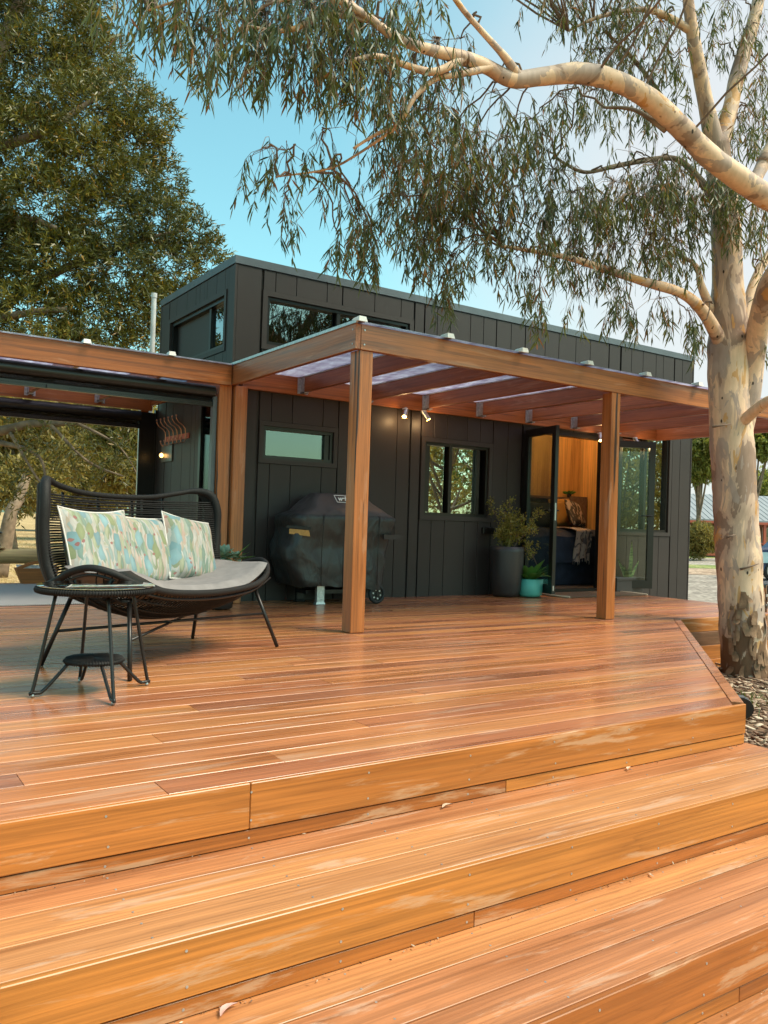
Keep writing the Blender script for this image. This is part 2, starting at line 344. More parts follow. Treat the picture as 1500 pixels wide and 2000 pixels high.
def gumbark(name, zs, s1, edge):
    mt, t, b = newmat(name); tc = N(t, 'ShaderNodeTexCoord').outputs['Object']
    v = mapping(t, tc, (1,1,zs))
    big = noise(t, v, s1, 4, 0.7, 0.6); big2 = noise(t, mapping(t, tc, (1,1,zs*0.9), loc=(9,4,2)), s1*1.35, 4, 0.9, 0.6)
    r1 = ramp(t, [(0.0,(0.22,0.135,0.095)),(0.445*edge,(0.30,0.195,0.145)),(0.452*edge,(0.50,0.335,0.25)),(0.53*edge,(0.56,0.385,0.285)),(0.537*edge,(0.70,0.475,0.325))]); t.links.new(big.outputs[0], r1.inputs[0])
    r2 = ramp(t, [(0.57,(0,)*3),(0.577,(1,)*3)]); t.links.new(big2.outputs[0], r2.inputs[0])
    c = mixc(t, mathn(t, 'MULTIPLY', r2.outputs[0], 0.85), r1.outputs[0], (0.37,0.275,0.235))
    r3 = ramp(t, [(0.375,(1,)*3),(0.383,(0,)*3)]); t.links.new(big2.outputs[0], r3.inputs[0])
    c = mixc(t, mathn(t, 'MULTIPLY', r3.outputs[0], 0.8), c, (0.56,0.28,0.09))
    # rough brown bark left hanging on the butt
    sep = N(t, 'ShaderNodeSeparateXYZ'); t.links.new(tc, sep.inputs[0])
    low = N(t, 'ShaderNodeMapRange'); t.links.new(sep.outputs[2], low.inputs[0]); low.inputs[1].default_value = 0.55; low.inputs[2].default_value = -0.45
    nb = noise(t, mapping(t, tc, (1,1,0.4)), 7.0, 5, 1.2); k = mathn(t, 'ADD', mathn(t, 'MULTIPLY', low.outputs[0], 0.34), nb.outputs[0])
    r4 = ramp(t, [(0.70,(0,)*3),(0.73,(1,)*3)]); t.links.new(k, r4.inputs[0]); c = mixc(t, r4.outputs[0], c, (0.17,0.09,0.05))
    # pits and insect holes
    vo = N(t, 'ShaderNodeTexVoronoi'); vo.inputs['Scale'].default_value = 7.5; t.links.new(mapping(t, tc, (1.3,1.3,0.7)), vo.inputs['Vector'])
    r5 = ramp(t, [(0.085,(1,)*3),(0.11,(0,)*3)]); t.links.new(vo.outputs['Distance'], r5.inputs[0])
    sepc = N(t, 'ShaderNodeSeparateColor'); t.links.new(vo.outputs['Color'], sepc.inputs[0])
    c = mixc(t, mathn(t, 'MULTIPLY', r5.outputs[0], mathn(t, 'GREATER_THAN', sepc.outputs[0], 0.45)), c, (0.045,0.028,0.02))
    fn = noise(t, mapping(t, tc, (1,1,0.25)), 30, 5); rf = ramp(t, [(0.3,(0.84,)*3),(0.7,(1.08,)*3)]); t.links.new(fn.outputs[0], rf.inputs[0]); c = mixc(t, 0.8, c, rf.outputs[0], 'MULTIPLY')
    t.links.new(c, b.inputs['Base Color']); b.inputs['Roughness'].default_value = 0.62; b.inputs['Specular IOR Level'].default_value = 0.3
    hh = mixc(t, 0.5, r1.outputs[0], mixc(t, 0.4, r4.outputs[0], fn.outputs[0])); bump(t, b, hh, 0.5, 0.012)
    return mt
M['gumbark'] = gumbark('patchy_gum_bark', 0.36, 4.4, 1.0); M['gumlimb'] = gumbark('smooth_gum_bark', 0.8, 3.0, 0.92)

def print_fabric():
    """painted gum-leaf print on a pale ground, in the cushion's own plane"""
    mt, t, b = newmat('gum_leaf_print_fabric'); tc0 = N(t, 'ShaderNodeTexCoord').outputs['Object']; oi = N(t, 'ShaderNodeObjectInfo').outputs['Random']
    ov = N(t, 'ShaderNodeCombineXYZ'); t.links.new(mathn(t, 'MULTIPLY', oi, 7.0), ov.inputs[0]); t.links.new(mathn(t, 'MULTIPLY', oi, 3.0), ov.inputs[2])
    ad = N(t, 'ShaderNodeVectorMath', operation='ADD'); t.links.new(tc0, ad.inputs[0]); t.links.new(ov.outputs[0], ad.inputs[1])
    wob = noise(t, ad.outputs[0], 6, 3); wv = N(t, 'ShaderNodeVectorMath', operation='MULTIPLY_ADD')
    t.links.new(wob.outputs['Color'], wv.inputs[0]); wv.inputs[1].default_value = (0.06,0.0,0.06); t.links.new(ad.outputs[0], wv.inputs[2]); tc = wv.outputs[0]
    g = noise(t, mapping(t, tc, (14,1,4.0), rot=(0,R(16),0)), 1.0, 2, 1.4)
    r0 = ramp(t, [(0.28,(0.18,0.25,0.22)),(0.38,(0.29,0.30,0.22)),(0.44,(0.42,0.39,0.35)),(0.50,(0.25,0.30,0.29)),(0.56,(0.45,0.43,0.40)),(0.62,(0.41,0.30,0.23)),(0.72,(0.21,0.28,0.25))]); t.links.new(g.outputs[0], r0.inputs[0]); c = r0.outputs[0]
    def layer(c, sc, rot, asp, rad, cols, keep, off, vein=True):
        v = N(t, 'ShaderNodeTexVoronoi'); v.inputs['Scale'].default_value = sc; v.inputs['Randomness'].default_value = 0.9; v.voronoi_dimensions = '2D'; v.distance = 'MINKOWSKI'; v.inputs['Exponent'].default_value = 1.25
        mp = mapping(t, tc, (1,1,1), rot=(R(90),0,0)); mp = mapping(t, mp, (asp,1.0,1), rot=(0,0,R(rot)), loc=off); t.links.new(mp, v.inputs['Vector'])
        s = N(t, 'ShaderNodeSeparateColor'); t.links.new(v.outputs['Color'], s.inputs[0])
        mk = ramp(t, [(rad,(1,)*3),(rad+0.03,(0,)*3)]); t.links.new(v.outputs['Distance'], mk.inputs[0])
        on = mathn(t, 'MULTIPLY', mk.outputs[0], mathn(t, 'LESS_THAN', s.outputs[1], keep))
        cr = ramp(t, [(i/len(cols), x) for i, x in enumerate(cols)], 'CONSTANT'); t.links.new(s.outputs[0], cr.inputs[0])
        sh = ramp(t, [(0.0,(1.15,)*3),(rad,(0.82,)*3)]); t.links.new(v.outputs['Distance'], sh.inputs[0])
        return mixc(t, on, c, mixc(t, 0.8, cr.outputs[0], sh.outputs[0], 'MULTIPLY'))
    c = layer(c, 8.5, 22, 3.6, 0.50, [(0.20,0.27,0.17),(0.34,0.27,0.19),(0.40,0.38,0.34),(0.13,0.23,0.19),(0.28,0.33,0.27)], 0.85, (0,0,0))
    c = layer(c, 8.5, -30, 3.6, 0.46, [(0.38,0.36,0.33),(0.17,0.21,0.10),(0.40,0.27,0.21),(0.22,0.30,0.29)], 0.75, (3,1,0))
    c = layer(c, 8, 8, 4.2, 0.46, [(0.44,0.41,0.38),(0.12,0.20,0.15),(0.30,0.32,0.20),(0.42,0.33,0.28)], 0.7, (1,6,0))
    c = layer(c, 6.5, 42, 2.1, 0.40, [(0.10,0.25,0.29),(0.15,0.30,0.34),(0.17,0.21,0.07)], 0.40, (7,2,0))
    c = layer(c, 6.5, -14, 2.0, 0.38, [(0.17,0.33,0.37),(0.10,0.22,0.26),(0.18,0.22,0.08)], 0.34, (2,8,0))
    c = layer(c, 34, 10, 1.0, 0.34, [(0.22,0.035,0.035),(0.28,0.07,0.055)], 0.05, (5,5,0))
    c = mixc(t, 0.22, c, (0.42,0.41,0.40)); c = mixc(t, 1.0, c, (0.88,0.86,0.85), 'MULTIPLY')
    t.links.new(c, b.inputs['Base Color']); b.inputs['Roughness'].default_value = 0.8; b.inputs['Specular IOR Level'].default_value = 0.2
    bump(t, b, noise(t, tc0, 9, 3).outputs[0], 0.35, 0.02)
    return mt
M['print'] = print_fabric()
M['greyfab'] = plain('grey_linen', (0.215,0.19,0.185), 0.9, 0, 0.12, 10, 0.6, 0.15, 22)
M['piping'] = plain('cream_piping', (0.60,0.54,0.50), 0.8)

def two_tone(name, a, b_, scale, stretch=(1,1,1), th=0.5, rough=0.85):
    mt, t, b = newmat(name); tc = N(t, 'ShaderNodeTexCoord').outputs['Object']; n = noise(t, mapping(t, tc, stretch), scale, 3, 1.5)
    rp = ramp(t, [(th-0.03,a),(th+0.03,b_)]); t.links.new(n.outputs[0], rp.inputs[0]); t.links.new(rp.outputs[0], b.inputs['Base Color']); b.inputs['Roughness'].default_value = rough
    return mt
M['floral'] = two_tone('leaf_print_cushion', (0.07,0.06,0.055), (0.50,0.40,0.31), 9, (1,1,0.6))
M['throw'] = two_tone('patterned_throw', (0.12,0.12,0.14), (0.48,0.43,0.38), 14, (1,1,0.5), 0.48)

def cover_mat():
    mt, t, b = newmat('barbecue_cover_fabric'); tc = N(t, 'ShaderNodeTexCoord').outputs['Object']
    n = noise(t, tc, 3, 4); rp = ramp(t, [(0.35,(0.017,0.018,0.018)),(0.65,(0.027,0.027,0.026))]); t.links.new(n.outputs[0], rp.inputs[0])
    t.links.new(rp.outputs[0], b.inputs['Base Color']); b.inputs['Roughness'].default_value = 0.48; b.inputs['Specular IOR Level'].default_value = 0.5
    f = noise(t, mapping(t, tc, (1,1,0.6)), 6, 4, 1.0); bump(t, b, f.outputs[0], 0.7, 0.03); return mt
M['cover'] = cover_mat()
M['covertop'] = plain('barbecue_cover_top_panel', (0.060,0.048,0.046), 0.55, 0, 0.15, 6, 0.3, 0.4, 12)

def rugmat():
    mt, t, b = newmat('woven_grey_rug'); tc = N(t, 'ShaderNodeTexCoord').outputs['Object']
    wv = N(t, 'ShaderNodeTexWave'); wv.inputs['Scale'].default_value = 18; wv.inputs['Distortion'].default_value = 3; t.links.new(tc, wv.inputs['Vector'])
    rp = ramp(t, [(0.35,(0.16,0.155,0.16)),(0.65,(0.42,0.38,0.36))]); t.links.new(wv.outputs[0], rp.inputs[0]); t.links.new(rp.outputs[0], b.inputs['Base Color']); b.inputs['Roughness'].default_value = 0.95; return mt
M['rug'] = rugmat()

def groundmat(name, a, b_, c_, s1, s2, rough=0.95, bs=0.6, bd=0.03):
    mt, t, b = newmat(name); tc = N(t, 'ShaderNodeTexCoord').outputs['Object']
    n1 = noise(t, tc, s1, 5, 0.6); n2 = noise(t, tc, s2, 4)
    r1 = ramp(t, [(0.38,a),(0.55,b_),(0.68,c_)]); t.links.new(n1.outputs[0], r1.inputs[0])
    r2 = ramp(t, [(0.34,(0.5,)*3),(0.66,(1.35,)*3)]); t.links.new(n2.outputs[0], r2.inputs[0])
    t.links.new(mixc(t, 1.0, r1.outputs[0], r2.outputs[0], 'MULTIPLY'), b.inputs['Base Color']); b.inputs['Roughness'].default_value = rough; b.inputs['Specular IOR Level'].default_value = 0.2
    bump(t, b, n2.outputs[0], bs, bd); return mt
M['ground'] = groundmat('dry_paddock', (0.36,0.24,0.11), (0.46,0.31,0.15), (0.52,0.38,0.20), 0.35, 9)
M['gravel'] = groundmat('grey_gravel', (0.25,0.205,0.175), (0.34,0.285,0.245), (0.43,0.36,0.305), 0.5, 7, 0.95, 1.0, 0.03)
M['lawn'] = groundmat('green_verge', (0.16,0.20,0.06), (0.24,0.26,0.09), (0.33,0.30,0.13), 0.6, 9)
M['mulchpale'] = groundmat('pale_garden_bed', (0.30,0.20,0.14), (0.42,0.29,0.21), (0.50,0.37,0.27), 1.2, 8)
M['mulchbase'] = groundmat('mulch_soil', (0.10,0.06,0.04), (0.18,0.11,0.07), (0.26,0.18,0.12), 3, 30)

# ------------------------------------------------------------------ ground
g = MB(); L = 900
g.add([(-L,-L,-0.75),(L,-L,-0.75),(L,L,-0.75),(-L,L,-0.75)], [(0,1,2,3)])
go = struct('ground', g, M['ground'])
GZ = -0.75
# gravel drive and verge beyond the right-hand end of the house
g = MB(); g.add([(9.3,3,-0.70),(60,-6,-0.70),(64,30,-0.70),(40,33,-0.70),(11,14,-0.70)], [(0,1,2,3,4)]); struct('gravel_drive', g, M['gravel'])
g = MB(); g.add([(40.0,33.2,-0.735),(64,30.2,-0.735),(70,33.5,-0.735),(44,37.5,-0.735)], [(0,1,2,3)]); struct('grass_verge', g, M['lawn'])
def strip(name, y0, y1, z, mat):
    q = []
    for x, y in ((1180,y0),(1700,y0+17),(1700,y1+17),(1180,y1)):
        d_ = at(x, y, 1)-CAM; p = CAM+d_*((z-CH)/d_.z); q.append((p.x,p.y,z))
    m_ = MB(); m_.add(q, [(0,1,2,3)]); struct(name, m_, M[mat])
strip('garden_bed', 1116, 1104, -0.690, 'mulchpale'); strip('lawn_strip', 1103.6, 1097, -0.690, 'lawn')
# mulch bed
def mz(x, y): return -0.25 - 0.25*min(1, max(0, (x-4.0)/2.6)) - 0.42*min(1, max(0, (x-9.3)/2.5)) - 0.5*min(1, max(0, (-0.5-y)/2.5)) + 0.02*math.sin(x*5+y*3)
g = MB(); nx, ny = 40, 44; vs = []; fs = []
for i in range(nx+1):
    for j in range(ny+1):
        x = 3.93+i*0.22; y = -3.5+j*(5.14+3.5)/ny; vs.append((x, y, mz(x, y)))
for i in range(nx):
    for j in range(ny):
        a = i*(ny+1)+j; fs.append((a, a+ny+1, a+ny+2, a+1))
g.add(vs, fs); struct('mulch_bed', g, M['mulchbase'])

def flat_mesh(name, V, F, mat, parent=None, **kw):
    """big vertex arrays: V (n,3), F list of arrays of equal-length faces"""
    me = bpy.data.meshes.new(name); V = np.ascontiguousarray(V, dtype=np.float32)
    me.vertices.add(len(V)); me.vertices.foreach_set('co', V.ravel())
    tot = np.concatenate([np.full(len(f), f.shape[1], dtype=np.int32) for f in F]); idx = np.concatenate([f.ravel() for f in F]).astype(np.int32)
    me.loops.add(len(idx)); me.loops.foreach_set('vertex_index', idx)
    me.polygons.add(len(tot)); st = np.zeros(len(tot), dtype=np.int32); st[1:] = np.cumsum(tot)[:-1]
    me.polygons.foreach_set('loop_start', st)
    try: me.polygons.foreach_set('loop_total', tot)
    except Exception: pass
    me.update(calc_edges=True); me.validate(); me.materials.append(mat)
    o = bpy.data.objects.new(name, me); COL.objects.link(o)
    if parent is not None:
        o.parent = parent; o.matrix_parent_inverse = Matrix.Translation(-parent.location)
    for k, v in kw.items(): o[k] = v
    return o
def norm(a): return a/np.maximum(np.linalg.norm(a, axis=-1, keepdims=True), 1e-9)
def leaves(P, D, Ln, W, curl=0.15, sag=0.0):
    """leaf blades: six vertices each, folded a little along the midrib"""
    n = len(P); D = norm(D); q = norm(np.cross(D, norm(rng.normal(size=(n,3))))); u = np.cross(q, D)
    Ln = np.broadcast_to(Ln, n)[:,None]; W = np.broadcast_to(W, n)[:,None]
    cv = (rng.random((n,1))-0.5)*2*curl; dn = np.array([0,0,-1.0])*sag
    a = P; b1 = P + D*Ln*0.35 + q*W*0.5 + u*Ln*cv*0.4 + dn*Ln*0.1; b2 = P + D*Ln*0.35 - q*W*0.5 + u*Ln*cv*0.4 + dn*Ln*0.1
    c1 = P + D*Ln*0.72 + q*W*0.33 + u*Ln*cv*0.6 + dn*Ln*0.35; c2 = P + D*Ln*0.72 - q*W*0.33 + u*Ln*cv*0.6 + dn*Ln*0.35
    e = P + D*Ln + u*Ln*cv*0.35 + dn*Ln*0.6
    V = np.stack([a,b1,b2,c1,c2,e], 1).reshape(-1,3); o = (np.arange(n)*6)[:,None]
    T = np.concatenate([o+np.array([[0,1,2]]), o+np.array([[3,5,4]])]); Q = o+np.array([[1,3,4,2]])
    return V, [T, Q]
def join(parts):
    V = []; T = []; Q = []; o = 0
    for v, (t, q) in parts: V.append(v); T.append(t+o); Q.append(q+o); o += len(v)
    return np.concatenate(V), [np.concatenate(T), np.concatenate(Q)]

# bark mulch chips
n = 9000; xs = 3.98+rng.random(n)**1.4*6.0; ys = -2.2+rng.random(n)*7.3
keep = ((xs-3.87)*0.655-(ys-2.475)*0.755 > 0.03) & (xs > 3.95); xs, ys = xs[keep], ys[keep]; n = len(xs)
zs = np.array([mz(a, b) for a, b in zip(xs, ys)])+rng.random(n)*0.035
ax = norm(np.stack([rng.normal(size=n), rng.normal(size=n), rng.normal(size=n)*0.22], 1)); sd = norm(np.cross(ax, norm(np.stack([rng.normal(size=n)*.3, rng.normal(size=n)*.3, np.ones(n)], 1)))); nn = np.cross(ax, sd)
l = (0.018+rng.random(n)**3*0.09)[:,None]; wd = (0.005+rng.random(n)*0.010)[:,None]; th = (0.002+rng.random(n)*0.004)[:,None]
P = np.stack([xs, ys, zs], 1); cor = []
for sz in (-1, 1):
    for sx, sy_ in ((-1,-1),(1,-1),(1,1),(-1,1)): cor.append(P+ax*l*sx+sd*wd*sy_+nn*th*sz)
V = np.stack(cor, 1).reshape(-1,3); o = (np.arange(n)*8)[:,None]
F = np.concatenate([o+np.array([f]) for f in [(0,3,2,1),(4,5,6,7),(0,1,5,4),(1,2,6,5),(2,3,7,6),(3,0,4,7)]])
flat_mesh('bark_mulch', V, [F], M['chip'], kind='stuff')
# grass tufts in the mulch and dry grass beyond the deck
def tufts(name, pts, nb, h, mat):
    P = np.repeat(np.array(pts), nb, 0); P[:, :2] += rng.normal(size=(len(P),2))*0.04
    D = np.stack([rng.normal(size=len(P))*0.45, rng.normal(size=len(P))*0.45, np.ones(len(P))], 1)
    V, F = leaves(P, D, h*(0.5+rng.random(len(P))), 0.006+rng.random(len(P))*0.004, 0.3, 0.3); flat_mesh(name, V, F, mat, kind='stuff')
pp = [(x, y, mz(x, y)) for x, y in [(5.3+rng.random()*1.6, 2.6+rng.random()*1.5) for _ in range(45)] if (x-3.87)*0.655-(y-2.475)*0.755 > 0.1]
tufts('mulch_grass', pp, 14, 0.09, M['greenleaf'])
pp = []
for _ in range(2600):
    D = 13+rng.random()**1.6*40; p = at(-60+rng.random()*520, 1040, D); pp.append((p.x, p.y, GZ))
tufts('dry_grass', pp, 9, 0.10, M['drygrass'])

# ------------------------------------------------------------------ deck: every board its own object
deck = struct_root('deck')
def board(x0, x1, y0, y1, z1, th, mat, parent, name='plank', x0b=None, x1b=None, c=0.003):
    """board along X; far edge may end at other x (x0b, x1b) for a raked cut; arrised top edges"""
    x0b = x0 if x0b is None else x0b; x1b = x1 if x1b is None else x1b
    def row(x, xb): 
        k = (xb-x)/(y1-y0); X = lambda y: x+k*(y-y0)
        return [(X(y0),y0,z1-th),(X(y0),y0,z1-c),(X(y0+c),y0+c,z1),(X(y1-c),y1-c,z1),(X(y1),y1,z1-c),(X(y1),y1,z1-th)]
    m = MB(); m.loft([row(x0,x0b)[::-1], row(x1,x1b)[::-1]])
    return part(name, m, mat, parent)
D0 = Vector((3.87, 2.475)); D1 = Vector((7.03, 5.20))
def xright(y):
    if y < 5.20: return D0.x + (y-D0.y)*(D1.x-D0.x)/(D1.y-D0.y) - 0.085
    return 9.12
GAP = 0.0042; PITCH_ = 0.1435
y = 2.475+0.001; r = 0
while y < 10.62:
    yb = y+PITCH_-GAP
    xa, xb = (xright(y), xright(yb))
    if y < 5.20 and yb > 5.20: xa = xb = xright(5.199)
    if y > 7.86: xa = xb = 3.36
    left = -2.4; cuts = [left]; x = left+0.6+((r*1.37) % 2.2)
    while x < xa-0.7: cuts.append(x); x += random.choice((1.8, 2.4, 2.7, 3.3, 3.9))
    for i in range(len(cuts)):
        x0 = cuts[i]; last = i == len(cuts)-1
        board(x0+0.001, xa if last else cuts[i+1]-0.001, y, yb, 0.0+random.uniform(-0.0006,0.0006), 0.021, M['deck'], deck, x1b=(xb if last else None), c=0.0017)
    y += PITCH_; r += 1
# raked edge trim along the diagonal, skirt below it, retaining boards of the tree pit
dv = (D1-D0).normalized(); nv = Vector((dv.y, -dv.x))
def diag(a, b, z0, z1, mat, name):
    m = MB(); p = [D0+nv*a, D1+nv*a+dv*0.02, D1+nv*b+dv*0.02, D0+nv*b]
    if a < 0: p[0] = D0+nv*a
    m.hexa([(q.x,q.y,z0) for q in p]+[(q.x,q.y,z1) for q in p]); return part(name, m, mat, deck)
diag(-0.052, 0.006, -0.02, 0.004, M['deck'], 'edge_board')
for k in range(3): diag(-0.016, 0.004, -0.142-0.145*k, -0.024-0.145*k, M['riser'], 'skirt_board')
for k in range(4):
    z1 = -0.002-0.142*k
    for x0, x1 in ((7.02, 8.15+0.3*(k % 2)), (8.154+0.3*(k % 2), 9.12)):
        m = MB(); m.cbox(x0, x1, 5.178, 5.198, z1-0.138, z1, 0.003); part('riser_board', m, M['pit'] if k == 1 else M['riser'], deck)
m = MB(); m.box(9.10, 9.118, 5.2, 7.85, -0.5, -0.024); part('skirt_board', m, M['riser'], deck)
m = MB()
for xx in (-2, 0, 2, 3.2):
    for yy in (3.2, 5.0, 7.0, 9.0, 10.4): m.box(xx-.05, xx+.05, yy-.05, yy+.05, -0.8, -0.03)
m.box(-2.4, 3.3, 10.60, 10.62, -0.75, -0.022); part('stumps', m, M['dark'], deck)
# three broad steps
steps = struct_root('deck_steps')
XR = 3.90; NOSE = [2.475, 2.005, 1.535]
def xcuts(k, n): return [-2.4, -0.25-0.3*((k+n) % 2), XR]
for s, ny_ in enumerate(NOSE):
    zt = -0.20*s; zb = zt-0.20
    cu = ([-2.4, 1.163, 3.87] if s == 0 else [-2.4, 0.35+1.1*(s == 1)*0+2.6*(s == 2), XR])
    for a, b in zip(cu, cu[1:]):
        m = MB(); m.cbox(a+0.0008, b-0.0008, ny_-0.001, ny_+0.019, zt-0.146, zt-0.0235 if s == 0 else zt-0.0235, 0.002)
        if s == 0: m = MB(); m.cbox(a+0.0008, b-0.0008, ny_-0.022, ny_-0.002, zt-0.146, zt+0.001, 0.0025)
        else: m = MB(); m.cbox(a+0.0008, b-0.0008, ny_-0.022, ny_-0.002, zt-0.146, zt+0.001, 0.0025)
        part('riser_board', m, M['riser'], steps)
    cu = [-2.4, 2.27, 3.87] if s == 0 else [-2.4, 1.72 if s == 1 else 2.4, XR]
    for a, b in zip(cu, cu[1:]):
        m = MB(); m.cbox(a+0.0008, b-0.0008, ny_-0.016, ny_+0.002, zb+0.002, zt-0.151, 0.002); part('riser_board', m, M['riser'], steps)
    # tread boards of the next step down
    y1 = ny_+0.0
    for k in range(3):
        y0 = y1-0.1570; c2 = xcuts(s, k)
        for a, b in zip(c2, c2[1:]):
            board(a+0.0008, b-0.0008, y0+0.003, y1-0.003, zb+random.uniform(-0.0006,0.0006), 0.022, M['tread'], steps, c=0.0016)
        y1 = y0
    if s == 2:
        for k in range(7):
            y0 = y1-0.1475; board(-2.4, XR, y0+GAP/2, y1-GAP/2, zb, 0.022, M['tread'], steps); y1 = y0
m = MB()
for s, ny_ in enumerate(NOSE): m.box(XR-0.03, XR-0.004, ny_-0.43, ny_-0.03, -0.2*s-0.75+0.2*s, -0.2*s-0.223)
part('side_board', m, M['riser'], steps)
m = MB(); m.box(-2.4, 3.8, 2.50, 2.52, -0.75, -0.03); m.box(-2.4, 3.86, 0.1, 2.45, -0.75, -0.63); part('framing', m, M['dark'], steps)
m = MB(); mw = MB()
for s, ny_ in enumerate(NOSE):
    for i in range(14):
        x = -0.2+i*0.455+0.07*s
        for zz in (-0.028, -0.118): 
            if x < 3.85: m.disc((x+random.uniform(-.006,.006), ny_-0.0215, -0.2*s+zz), (0,-1,0), 0.0038, 0.0016, 8)
        if x < 3.85: m.disc((x, ny_-0.0155, -0.2*s-0.176), (0,-1,0), 0.0038, 0.0014, 8)
        for k in range(3):
            for dy in (0.03, 0.115):
                if x < 3.85: m.disc((x, ny_-0.157*(k+1)+dy, -0.2*(s+1)-0.001), (0,0,1), 0.0035, 0.0022, 8)
part('screws', m, M['galv'], steps, kind='stuff')

# ------------------------------------------------------------------ the house
house = thing('tiny_house', 'charcoal tiny house with vertical cladding, flat parapet and open glass doors', 'house', (7.1, 9.0, -0.2))
WY = 7.90; X0, X1 = 3.38, 10.87; YB = 10.16; ZT = 3.52; ZB = -0.42
WIN = {'small': (3.70,4.645,1.435,1.875), 'mid': (5.79,6.895,0.905,1.885), 'clere': (3.69,5.62,2.62,3.232), 'right': (9.24,10.40,0.79,2.33), 'door': (7.40,8.97,-0.42,2.15)}
def cutcols(x0, x1, z0, z1, holes):
    """z intervals of the strip x0..x1 left over by the holes, split where holes start and end"""
    xs = sorted({x0, x1, *[h[0] for h in holes if x0 < h[0] < x1], *[h[1] for h in holes if x0 < h[1] < x1]})
    out = []
    for a, b in zip(xs, xs[1:]):
        iv = [(z0, z1)]
        for h in holes:
            if h[0] < b-1e-6 and h[1] > a+1e-6:
                nv_ = []
                for p, q in iv:
                    if h[3] <= p or h[2] >= q: nv_.append((p, q)); continue
                    if h[2] > p: nv_.append((p, h[2]))
                    if h[3] < q: nv_.append((h[3], q))
                iv = nv_
        out += [(a, b, p, q) for p, q in iv]
    return out
holesF = list(WIN.values())
J = [3.40,3.675,3.835,4.08,4.455,4.655,5.075,5.44,5.64,5.775,5.97,6.17,6.48,6.69,6.905,7.15,7.39,7.75,8.0,8.32,8.6,8.985,9.21,9.45,9.70,9.99,10.155,10.42,10.60,10.85]
for a, b in zip(J, J[1:]):
    for (p, q, z0, z1) in cutcols(a, b, ZB, ZT-0.075, holesF):
        if q-p < 0.03 or z1-z0 < 0.02: continue
        mm = MB(); mm.cbox(p+(0.003 if p == a else 0), q-(0.003 if q == b else 0), WY, WY+0.022, z0+0.002, z1-0.002, 0.0025); part('wall_panel', mm, M['clad'], house)
JY = [7.93,8.16,8.39,8.66,8.87,8.99,9.27,9.61,9.87,YB-0.02]; endwin = (8.10,9.85,2.585,3.225); enddoor = (8.06,8.74,-0.42,2.12)
for a, b in zip(JY, JY[1:]):
    for (p, q, z0, z1) in cutcols(a, b, ZB, ZT-0.075, [endwin, enddoor]):
        if q-p < 0.03: continue
        mm = MB(); mm.cbox(X0, X0+0.022, p+(0.003 if p == a else 0), q-(0.003 if q == b else 0), z0+0.002, z1-0.002, 0.0025); part('wall_panel', mm, M['clad'], house)
# corner trims, flashing cap, structural shell
mm = MB(); mm.box(X0-0.004, X0+0.02, WY-0.004, WY+0.03, ZB, ZT-0.07); part('corner_trim', mm, M['trim'], house)
mm = MB(); mm.box(X1-0.016, X1+0.004, WY-0.004, WY+0.03, ZB, ZT-0.07); part('corner_trim', mm, M['trim'], house)
mm = MB(); mm.box(X0-0.004, X0+0.02, YB-0.02, YB+0.01, ZB, ZT-0.07); part('corner_trim', mm, M['trim'], house)
mm = MB(); mm.box(X0-0.012, X1+0.012, WY-0.012, WY+0.10, ZT-0.07, ZT+0.01); mm.box(X0-0.012, X0+0.10, WY+0.10, YB+0.012, ZT-0.07, ZT+0.01)
mm.box(X0+0.10, X1+0.012, YB-0.09, YB+0.012, ZT-0.07, ZT+0.01); mm.box(X1-0.09, X1+0.012, WY+0.10, YB-0.09, ZT-0.07, ZT+0.01); part('parapet_cap', mm, M['cap'], house)
mm = MB()
for (p, q, z0, z1) in cutcols(X0+0.03, X1-0.02, ZB, ZT-0.08, [(h[0]+0.05,h[1]-0.05,h[2]+0.05,h[3]-0.05) for h in holesF]): mm.box(p, q, WY+0.026, WY+0.10, z0, z1)
for (p, q, z0, z1) in cutcols(WY+0.10, YB-0.02, ZB, ZT-0.08, [(endwin[0]+.05,endwin[1]-.05,endwin[2]+.05,endwin[3]-.05),(enddoor[0]+.05,enddoor[1]-.05,enddoor[2],enddoor[3]-.05)]): mm.box(X0+0.026, X0+0.10, p, q, z0, z1)
mm.box(X0+0.1, X1-0.02, YB-0.10, YB-0.02, ZB, ZT-0.08); mm.box(X1-0.10, X1-0.02, WY+0.10, YB-0.10, ZB, ZT-0.08); part('wall_shell', mm, M['dark'], house)
mm = MB(); mm.box(X0+0.1, X1-0.1, WY+0.1, YB-0.1, 3.30, 3.36); part('roof', mm, M['cap'], house)
mm = MB(); mm.box(X0+0.1, X1-0.1, WY+0.1, YB-0.1, -0.02, 0.03); part('floor', mm, M['dark'], house)
mm = MB(); mm.box(7.0, X1-0.1, YB-0.125, YB-0.105, 0.03, 3.28); part('lining', mm, M['ply'], house)
mm = MB(); mm.box(X1-0.125, X1-0.105, WY+0.1, YB-0.13, 0.03, 3.28); part('lining', mm, M['ply'], house)
mm = MB(); mm.box(7.0, X1-0.13, WY+0.11, YB-0.13, 3.24, 3.28); part('lining', mm, M['ply'], house)
mm = MB(); mm.box(6.96, 6.99, WY+0.11, YB-0.13, 0.03, 3.28); part('lining', mm, M['dark'], house)
